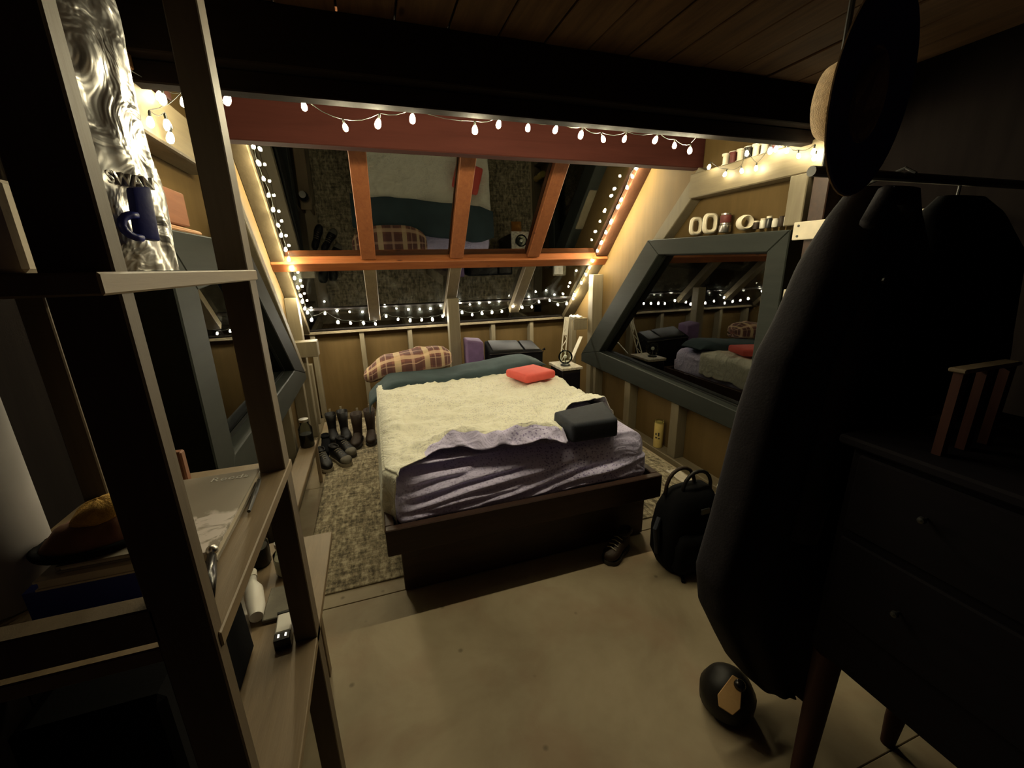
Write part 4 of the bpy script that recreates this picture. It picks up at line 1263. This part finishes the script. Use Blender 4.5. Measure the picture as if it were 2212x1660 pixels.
bpy.data.objects.remove(tmp)
me.materials.clear()
me.materials.append(M['plastic'])
lo = bpy.data.objects.new('title', me)
COL.objects.link(lo)
lo.parent = bk
lo.location = (-0.012, 0.10, 0.0199)
o = MB().tube([(-0.262, 0.905, ZM + 0.006), (-0.258, 0.86, ZM + 0.006), (-0.252, 0.78, ZM + 0.006)], [0.004, 0.005, 0.003], 8).build('pen', 'darkmetal', origin=(-0.257, 0.84, ZM))
tag(o, 'slim dark pen lying beside the large grey book', 'pen')
kn = thing('round_handle_tool', 'black handled tool with a metal knob beside the large book', 'tool', (-0.262, 0.60, ZM))
MB().tube([(-0.268, 0.645, ZM + 0.016), (-0.258, 0.60, ZM + 0.012), (-0.248, 0.555, ZM + 0.010)], [0.006, 0.009, 0.009], 10).build('handle', 'blackgloss', kn, smooth=3.14)
MB().lathe([(0.0005 + 0.008 * math.sin(math.pi * i / 8), -0.008 * math.cos(math.pi * i / 8)) for i in range(9)], 12, (-0.270, 0.655, ZM + 0.019)).build('knob', 'metal', kn, smooth=3.14)
o = MB().box(-0.47, -0.40, 0.945, 0.965, ZM, ZM + 0.075).build('small_box', 'boxred', origin=(-0.435, 0.955, ZM), bevel=0.003)
tag(o, 'small red-brown box at the back of the middle shelf', 'box')

cy = thing('paper_roll', 'white paper roll standing at the far left of the middle shelf', 'paper roll', (-0.512, 0.665, ZM))
MB().lathe([(0.052, ZM + 0.001), (0.053, ZM + 0.004), (0.053, ZM + 0.285), (0.050, ZM + 0.29), (0.02, ZM + 0.29), (0.02, ZM + 0.27)], 32, (-0.512, 0.665, 0)).build('roll', 'rollpaper', cy, smooth=0.7)
MB().lathe([(0.0195, ZM + 0.272), (0.0195, ZM + 0.291), (0.016, ZM + 0.291), (0.016, ZM + 0.272)], 20, (-0.512, 0.665, 0)).build('core', 'paper', cy)
def book(name, label, x0, x1, y0, y1, z0, z1, cov, spine=False):
    t = thing(name, label, 'book', ((x0 + x1) / 2, (y0 + y1) / 2, z0))
    MB().box(x0 + 0.003, x1 - 0.003, y0 + 0.002, y1 - 0.003, z0 + 0.0025, z1 - 0.0025).build('pages', 'paper', t)
    MB().box(x0, x1, y0, y1, z0, z0 + 0.0025).build('back_cover', cov, t)
    MB().box(x0, x1, y0, y1, z1 - 0.0025, z1).build('front_cover', cov, t)
    if spine:
        MB().box(x0, x1, y0 - 0.003, y0, z0, z1).build('spine', cov, t)
    return t
book('blue_book', 'thick deep blue book at the bottom of the middle shelf stack', -0.455, -0.305, 0.605, 0.645, ZM + 0.0, ZM + 0.0415, 'blue', True)
book('pale_book', 'pale paperback lying on the deep blue book', -0.44, -0.31, 0.60, 0.70, ZM + 0.042, ZM + 0.056, 'paper')
book('tan_book', 'thin tan booklet on top of the pale paperback', -0.42, -0.315, 0.61, 0.70, ZM + 0.0565, ZM + 0.066, 'cover')
be = thing('cap', 'rust and mustard knitted cap heaped on the books', 'cap', (-0.40, 0.655, ZM + 0.0665))
def beanie(u, v):
    a = u * 2 * math.pi
    t_ = v * math.pi / 2
    r_ = math.cos(t_)
    x_ = 0.058 * r_ * math.cos(a)
    y_ = 0.040 * r_ * math.sin(a)
    z_ = 0.045 * math.sin(t_) + 0.01 * fbm(x_ * 30, y_ * 30)
    return (-0.402 + x_ + 0.015 * v, 0.655 + y_, ZM + 0.068 + max(0, z_) + 0.2 * x_ * v)
MB().grid(beanie, 28, 12).build('crown', 'rustc', be, smooth=3.14, weld=True)
def lump(u, v):
    th, ph = u * 2 * math.pi, v * math.pi
    k = 1 + 0.12 * fbm(math.cos(th) * 2, math.sin(th) * 2, v * 3)
    return (-0.382 + 0.034 * k * math.sin(ph) * math.cos(th), 0.655 + 0.028 * k * math.sin(ph) * math.sin(th), ZM + 0.114 - 0.018 * k * math.cos(ph) + 0.25 * 0.034 * math.sin(ph) * math.cos(th))
MB().grid(lump, 24, 14).build('knit_top', 'mustard', be, smooth=3.14, weld=True)
pts = [(-0.402 + 0.060 * math.cos(a), 0.655 + 0.042 * math.sin(a), ZM + 0.0725) for a in [2 * math.pi * i / 28 for i in range(29)]]
MB().tube(pts, 0.0055, 8).build('brim', 'black', be, smooth=3.14)

# lower shelf items
ZB = 0.6025
ch = thing('phone_charger', 'small white charger block with black end and two lit slots on the low shelf', 'charger', (-0.30, 0.99, ZB), math.radians(4))
MB().box(-0.018, 0.018, -0.02, 0.045, 0.0, 0.03).build('body', 'plastic', ch, local=True, bevel=0.003)
MB().box(-0.0185, 0.0185, -0.048, -0.0205, 0.0, 0.0305).build('socket_end', 'blackgloss', ch, local=True, bevel=0.002)
for sx in (-0.008, 0.008):
    MB().box(sx - 0.0018, sx + 0.0018, -0.037, -0.028, 0.0306, 0.0316).build('lit_slot', 'led', ch, local=True)
MB().box(-0.019, 0.019, 0.0455, 0.052, 0.0, 0.031).build('band', 'blackgloss', ch, local=True)
o = MB().box(-0.365, -0.262, 1.045, 1.17, ZB, ZB + 0.012).build('notebook', 'greycanvas', origin=(-0.31, 1.1, ZB), bevel=0.002)
tag(o, 'thin grey notebook on the low shelf behind the charger', 'notebook')
wbot = thing('spray_bottle', 'white plastic bottle lying on the low shelf', 'bottle', (-0.40, 1.12, ZB))
MB().tube([(-0.375, 1.05, ZB + 0.024), (-0.385, 1.09, ZB + 0.024), (-0.405, 1.16, ZB + 0.024), (-0.415, 1.19, ZB + 0.026), (-0.42, 1.215, ZB + 0.026)], [0.016, 0.023, 0.023, 0.012, 0.010], 16).build('body', 'plastic', wbot, smooth=0.9)
MB().tube([(-0.42, 1.215, ZB + 0.026), (-0.428, 1.245, ZB + 0.026)], 0.012, 14).build('cap', 'white', wbot, smooth=0.9)
jar('small_glass', 'clear glass tumbler with crumpled paper on the low shelf', -0.335, 1.24, ZB, 0.030, 0.10, 'paper', 0.6)
jar('small_glass', 'dark-filled glass jar at the back of the low shelf', -0.42, 1.31, ZB, 0.030, 0.11, 'brownl', 0.6)
o = MB().hexa([(-0.56, 0.62, ZB), (-0.365, 0.62, ZB), (-0.365, 0.98, ZB), (-0.56, 0.98, ZB), (-0.56, 0.63, ZB + 0.27), (-0.37, 0.63, ZB + 0.27), (-0.37, 0.97, ZB + 0.27), (-0.56, 0.97, ZB + 0.27)]).build('black_bin', 'black', origin=(-0.46, 0.8, ZB), bevel=0.01)
tag(o, 'black storage bin on the low shelf', 'bin')
o = MB().box(-0.395, -0.385, 1.0, 1.03, ZB, ZB + 0.13).build('steel_ruler', 'metal', origin=(-0.39, 1.015, ZB))
tag(o, 'short steel ruler propped on the low shelf beside the bin', 'ruler')

# ------------------------------------------------------------------ right: hanging coat, sweater, hat
rail = thing('coat_rail', 'dark metal clothes rail above the hanging coat', 'rail', (1.6, 0.80, 1.70))
MB().tube([(1.02, 0.80, 1.70), (2.155, 0.80, 1.70)], 0.012, 10).build('tube', 'darkmetal', rail)
MB().tube([(1.06, 0.80, 1.70), (1.06, 0.80, 2.236)], 0.006, 8).build('hanger_rod', 'darkmetal', rail)
def drape(name, label, mat, left, right, cy, depth, folds, seed, amp=0.12, cat='coat'):
    t = thing(name, label, cat, ((left[0][1] + right[0][1]) / 2, cy, left[0][0]))
    zs = [p[0] for p in left]
    z0, z1 = zs[0], zs[-1]
    def f(u, v):
        z = z1 + (z0 - z1) * v
        l = lerp_tab(z, left)
        r = lerp_tab(z, right)
        a = u * 2 * math.pi
        ca, sa = math.cos(a), math.sin(a)
        k = 1 + amp * math.sin(a * folds + seed + 1.5 * fbm(seed, z * 1.2)) * sstep(z1, z1 - 0.5, z) + 0.05 * fbm(ca * 2 + seed, sa * 2, z * 3)
        dd = lerp_tab(1 - (z - z0) / (z1 - z0), [(0, 0.25), (0.12, 0.8), (0.5, 1.0), (1, 1.05)])
        return ((l + r) / 2 + (r - l) / 2 * math.copysign(abs(ca) ** 0.8, ca) * (0.94 + 0.06 * k), cy + depth * dd * math.copysign(abs(sa) ** 0.8, sa) * k, z + (0.02 * math.sin(a * 3 + seed) if v > 0.98 else 0))
    MB().grid(f, 90, 70).build('body', mat, t, smooth=3.14, weld=True)
    return t
COAT_L = [(0.16, 1.10), (0.20, 1.03), (0.26, 0.975), (0.364, 0.915), (0.52, 0.83), (0.65, 0.803), (0.80, 0.83), (1.12, 0.872), (1.27, 0.905), (1.35, 0.945), (1.50, 1.0), (1.60, 1.05), (1.66, 1.10)]
COAT_R = [(0.16, 1.20), (0.20, 1.24), (0.30, 1.27), (0.65, 1.31), (1.20, 1.36), (1.50, 1.38), (1.60, 1.34), (1.66, 1.24)]
ct = drape('coat', 'long black wool coat hanging in the right foreground', 'coat', COAT_L, COAT_R, 0.75, 0.10, 9, 1.3)
MB().tube([(1.115, 0.76, 1.655), (1.115, 0.78, 1.70), (1.115, 0.80, 1.722), (1.115, 0.825, 1.705)], 0.004, 8).build('hanger_hook', 'darkmetal', ct)
MB().tube([(1.03, 0.66, 1.57), (1.08, 0.665, 1.63), (1.15, 0.665, 1.63), (1.20, 0.67, 1.57)], [0.016, 0.022, 0.022, 0.016], 8).build('collar', 'coat', ct, smooth=3.14)
for zz in (1.45, 1.25, 1.05, 0.85):
    MB().lathe([(0.011, 0), (0.011, 0.004), (0.0005, 0.005)], 12, (1.10, 0.645, zz), Euler((math.pi / 2, 0, 0)).to_matrix()).build('button', 'blackgloss', ct)
MB().tube([(1.12, 0.69, 1.50), (1.06, 0.67, 1.25), (1.02, 0.66, 0.98), (1.00, 0.66, 0.80)], [0.012, 0.052, 0.05, 0.046], 14).build('sleeve', 'coat', ct, smooth=3.14)
SW_L = [(1.10, 1.125), (1.18, 1.108), (1.24, 1.112), (1.32, 1.18), (1.50, 1.25), (1.62, 1.31), (1.66, 1.33)]
SW_R = [(1.10, 1.45), (1.5, 1.46), (1.62, 1.41), (1.66, 1.37)]
sw = drape('sweater', 'fuzzy dark grey sweater hanging behind the long black coat', 'fleece', SW_L, SW_R, 0.925, 0.045, 7, 4.1, 0.15, 'sweater')
MB().tube([(1.35, 0.925, 1.655), (1.35, 0.88, 1.70), (1.35, 0.80, 1.722), (1.35, 0.775, 1.705)], 0.004, 8).build('hanger_hook', 'darkmetal', sw)
C2L = [(0.40, 1.43), (0.7, 1.43), (1.2, 1.43), (1.5, 1.44), (1.62, 1.47), (1.66, 1.52)]
C2R = [(0.40, 1.98), (0.7, 2.0), (1.2, 1.98), (1.5, 1.92), (1.62, 1.80), (1.66, 1.7)]
c2 = drape('jacket', 'wide black jacket hanging to the right of the long coat', 'black', C2L, C2R, 0.80, 0.10, 11, 7.7, 0.12, 'jacket')
MB().tube([(1.59, 0.80, 1.655), (1.59, 0.80, 1.688)], 0.004, 8).build('hanger_hook', 'darkmetal', c2)

# hat hung under the ceiling: underside of the brim towards the room
hc = Vector((0.905, 0.62, 1.785))
HS = 0.77
e1 = Vector((0.34, 0, 0.94)).normalized()
vdir = (hc - Vector((0, 0, CAM_H))).normalized()
a_ = (-vdir - e1 * (-vdir).dot(e1)).normalized()
b2 = e1.cross(a_)
cand = [a_ * math.cos(ph) + b2 * math.sin(ph) for ph in (math.radians(67), math.radians(-67))]
nb = min(cand, key=lambda q: -(-q).dot(-Vector((_r2.x, _r2.y, _r2.z))))
RH = Matrix((e1, nb.cross(e1).normalized() * -1, -nb)).transposed()
if RH.determinant() < 0:
    RH = Matrix((e1, nb.cross(e1).normalized(), -nb)).transposed()
ht = thing('sun_hat', 'straw sun hat with a navy lined brim hung high on the right', 'hat', tuple(hc))
MB().lathe([(r * HS, z * HS) for r, z in ((0.098, 0.0), (0.15, -0.004), (0.215, -0.012), (0.217, -0.009), (0.15, 0.0), (0.098, 0.004))], 40, hc, RH).build('brim_lining', 'navyhat', ht, smooth=0.8)
MB().lathe([(r * HS, z * HS) for r, z in ((0.099, 0.0045), (0.15, 0.0015), (0.218, -0.008), (0.219, -0.005), (0.15, 0.006), (0.099, 0.010))], 40, hc, RH).build('brim', 'straw', ht, smooth=0.8)
MB().lathe([(r * HS, z * HS) for r, z in ((0.098, 0.0), (0.095, 0.05), (0.08, 0.09), (0.045, 0.105), (0.0005, 0.108), (0.0005, 0.104), (0.043, 0.10), (0.076, 0.087), (0.091, 0.05), (0.094, 0.0))], 32, hc, RH).build('crown', 'straw', ht, smooth=0.9)
MB().tube([hc + e1 * 0.163, Vector((hc.x + 0.05, hc.y, 2.236))], 0.0025, 6).build('hang_loop', 'wire', ht)

# black pouch with wooden tag under the coat
po = thing('leather_pouch', 'round black pouch with a pale wood tag under the coat hem', 'pouch', (1.02, 0.80, 0.0))
MB().lathe([(0.001, 0.001), (0.06, 0.003), (0.085, 0.03), (0.088, 0.08), (0.07, 0.12), (0.045, 0.142), (0.02, 0.15), (0.001, 0.152)], 24, (1.02, 0.80, 0)).build('body', 'blackl', po, smooth=3.14)
ty = Vector((0.53, 0.41, -0.74)).normalized()
tz = (Vector((0.16, 0.0, 1.0)) - ty * Vector((0.16, 0.0, 1.0)).dot(ty)).normalized()
R = Matrix((ty.cross(tz).normalized(), ty, tz)).transposed()
hexp = [(-0.022, -0.042), (0.020, -0.042), (0.034, -0.014), (0.018, 0.062), (-0.012, 0.062), (-0.034, -0.014)]
vs = [Vector((0.958, 0.738, 0.150)) + R @ Vector((px, dy, pz)) for dy in (-0.008, 0.008) for px, pz in hexp]
MB().add(vs, [tuple(range(6)), tuple(range(11, 5, -1))] + [(i, i + 6, (i + 1) % 6 + 6, (i + 1) % 6) for i in range(6)]).build('wooden_tag', 'lightwood', po, bevel=0.002)
MB().lathe([(0.0005 + 0.018 * math.sin(math.pi * i / 10), -0.018 * math.cos(math.pi * i / 10)) for i in range(11)], 16, (0.995, 0.742, 0.180)).build('bead', 'blackgloss', po, smooth=3.14)

# dark dresser in the right foreground
dr = thing('dresser', 'black dresser on legs in the right foreground', 'dresser', (1.2, 0.3, 0.0))
MB().box(0.99, 1.45, -0.05, 0.57, 0.53, 1.10).build('body', 'dresser', dr, bevel=0.006)
MB().box(0.965, 1.47, -0.07, 0.59, 1.10, 1.122).build('top', 'dresser', dr, bevel=0.005)
for zz, hh in ((0.675, 0.205), (0.90, 0.185)):
    d_ = MB().box(0.978, 0.992, -0.03, 0.55, zz, zz + hh).build('drawer', 'dresser', dr, bevel=0.004)
    for yy in (0.10, 0.413):
        MB().lathe([(0.0005, -0.022), (0.006, -0.020), (0.0075, -0.014), (0.003, -0.010), (0.003, 0.0)], 12, (0.978, yy, zz + 0.11), Euler((0, math.pi / 2, 0)).to_matrix()).build('knob', 'darkmetal', d_, smooth=0.9)
for xx, yy in ((1.02, 0.54), (1.42, 0.54), (1.02, -0.02), (1.42, -0.02)):
    MB().tube([(xx, yy, 0.0), (xx, yy, 0.10), (xx, yy, 0.53)], [0.018, 0.024, 0.032], 12).build('leg', 'redwood', dr, smooth=0.9)
rk = thing('small_rack', 'small dark red rack with a pale top board on the dresser', 'rack', (1.10, 0.43, 1.1225))
MB().box(1.02, 1.20, 0.435, 0.462, 1.290, 1.298).build('top_board', 'post', rk, bevel=0.002)
for xx in (1.035, 1.11, 1.185):
    MB().box(xx - 0.010, xx + 0.010, 0.44, 0.455, 1.1225, 1.29).build('upright', 'redwood', rk)
bw = thing('bowl', 'dusty pink ceramic bowl on the dresser', 'bowl', (1.09, 0.27, 1.1225))
MB().lathe([(0.03, 1.1235), (0.035, 1.126), (0.07, 1.155), (0.082, 1.175), (0.079, 1.176), (0.066, 1.158), (0.03, 1.131), (0.0005, 1.130)], 28, (1.09, 0.27, 0)).build('bowl_body', 'pink', bw, smooth=0.9)
fm = thing('steel_bottle', 'dark bottle with a shiny metal cap on the floor under the dresser', 'bottle', (0.93, 0.36, 0.0))
MB().lathe([(0.034, 0.001), (0.036, 0.004), (0.036, 0.16), (0.022, 0.19), (0.02, 0.21)], 20, (0.93, 0.36, 0)).build('body', 'maroon', fm, smooth=0.9)
MB().lathe([(0.022, 0.21), (0.022, 0.235), (0.0005, 0.238)], 20, (0.93, 0.36, 0)).build('cap', 'metal', fm, smooth=0.9)
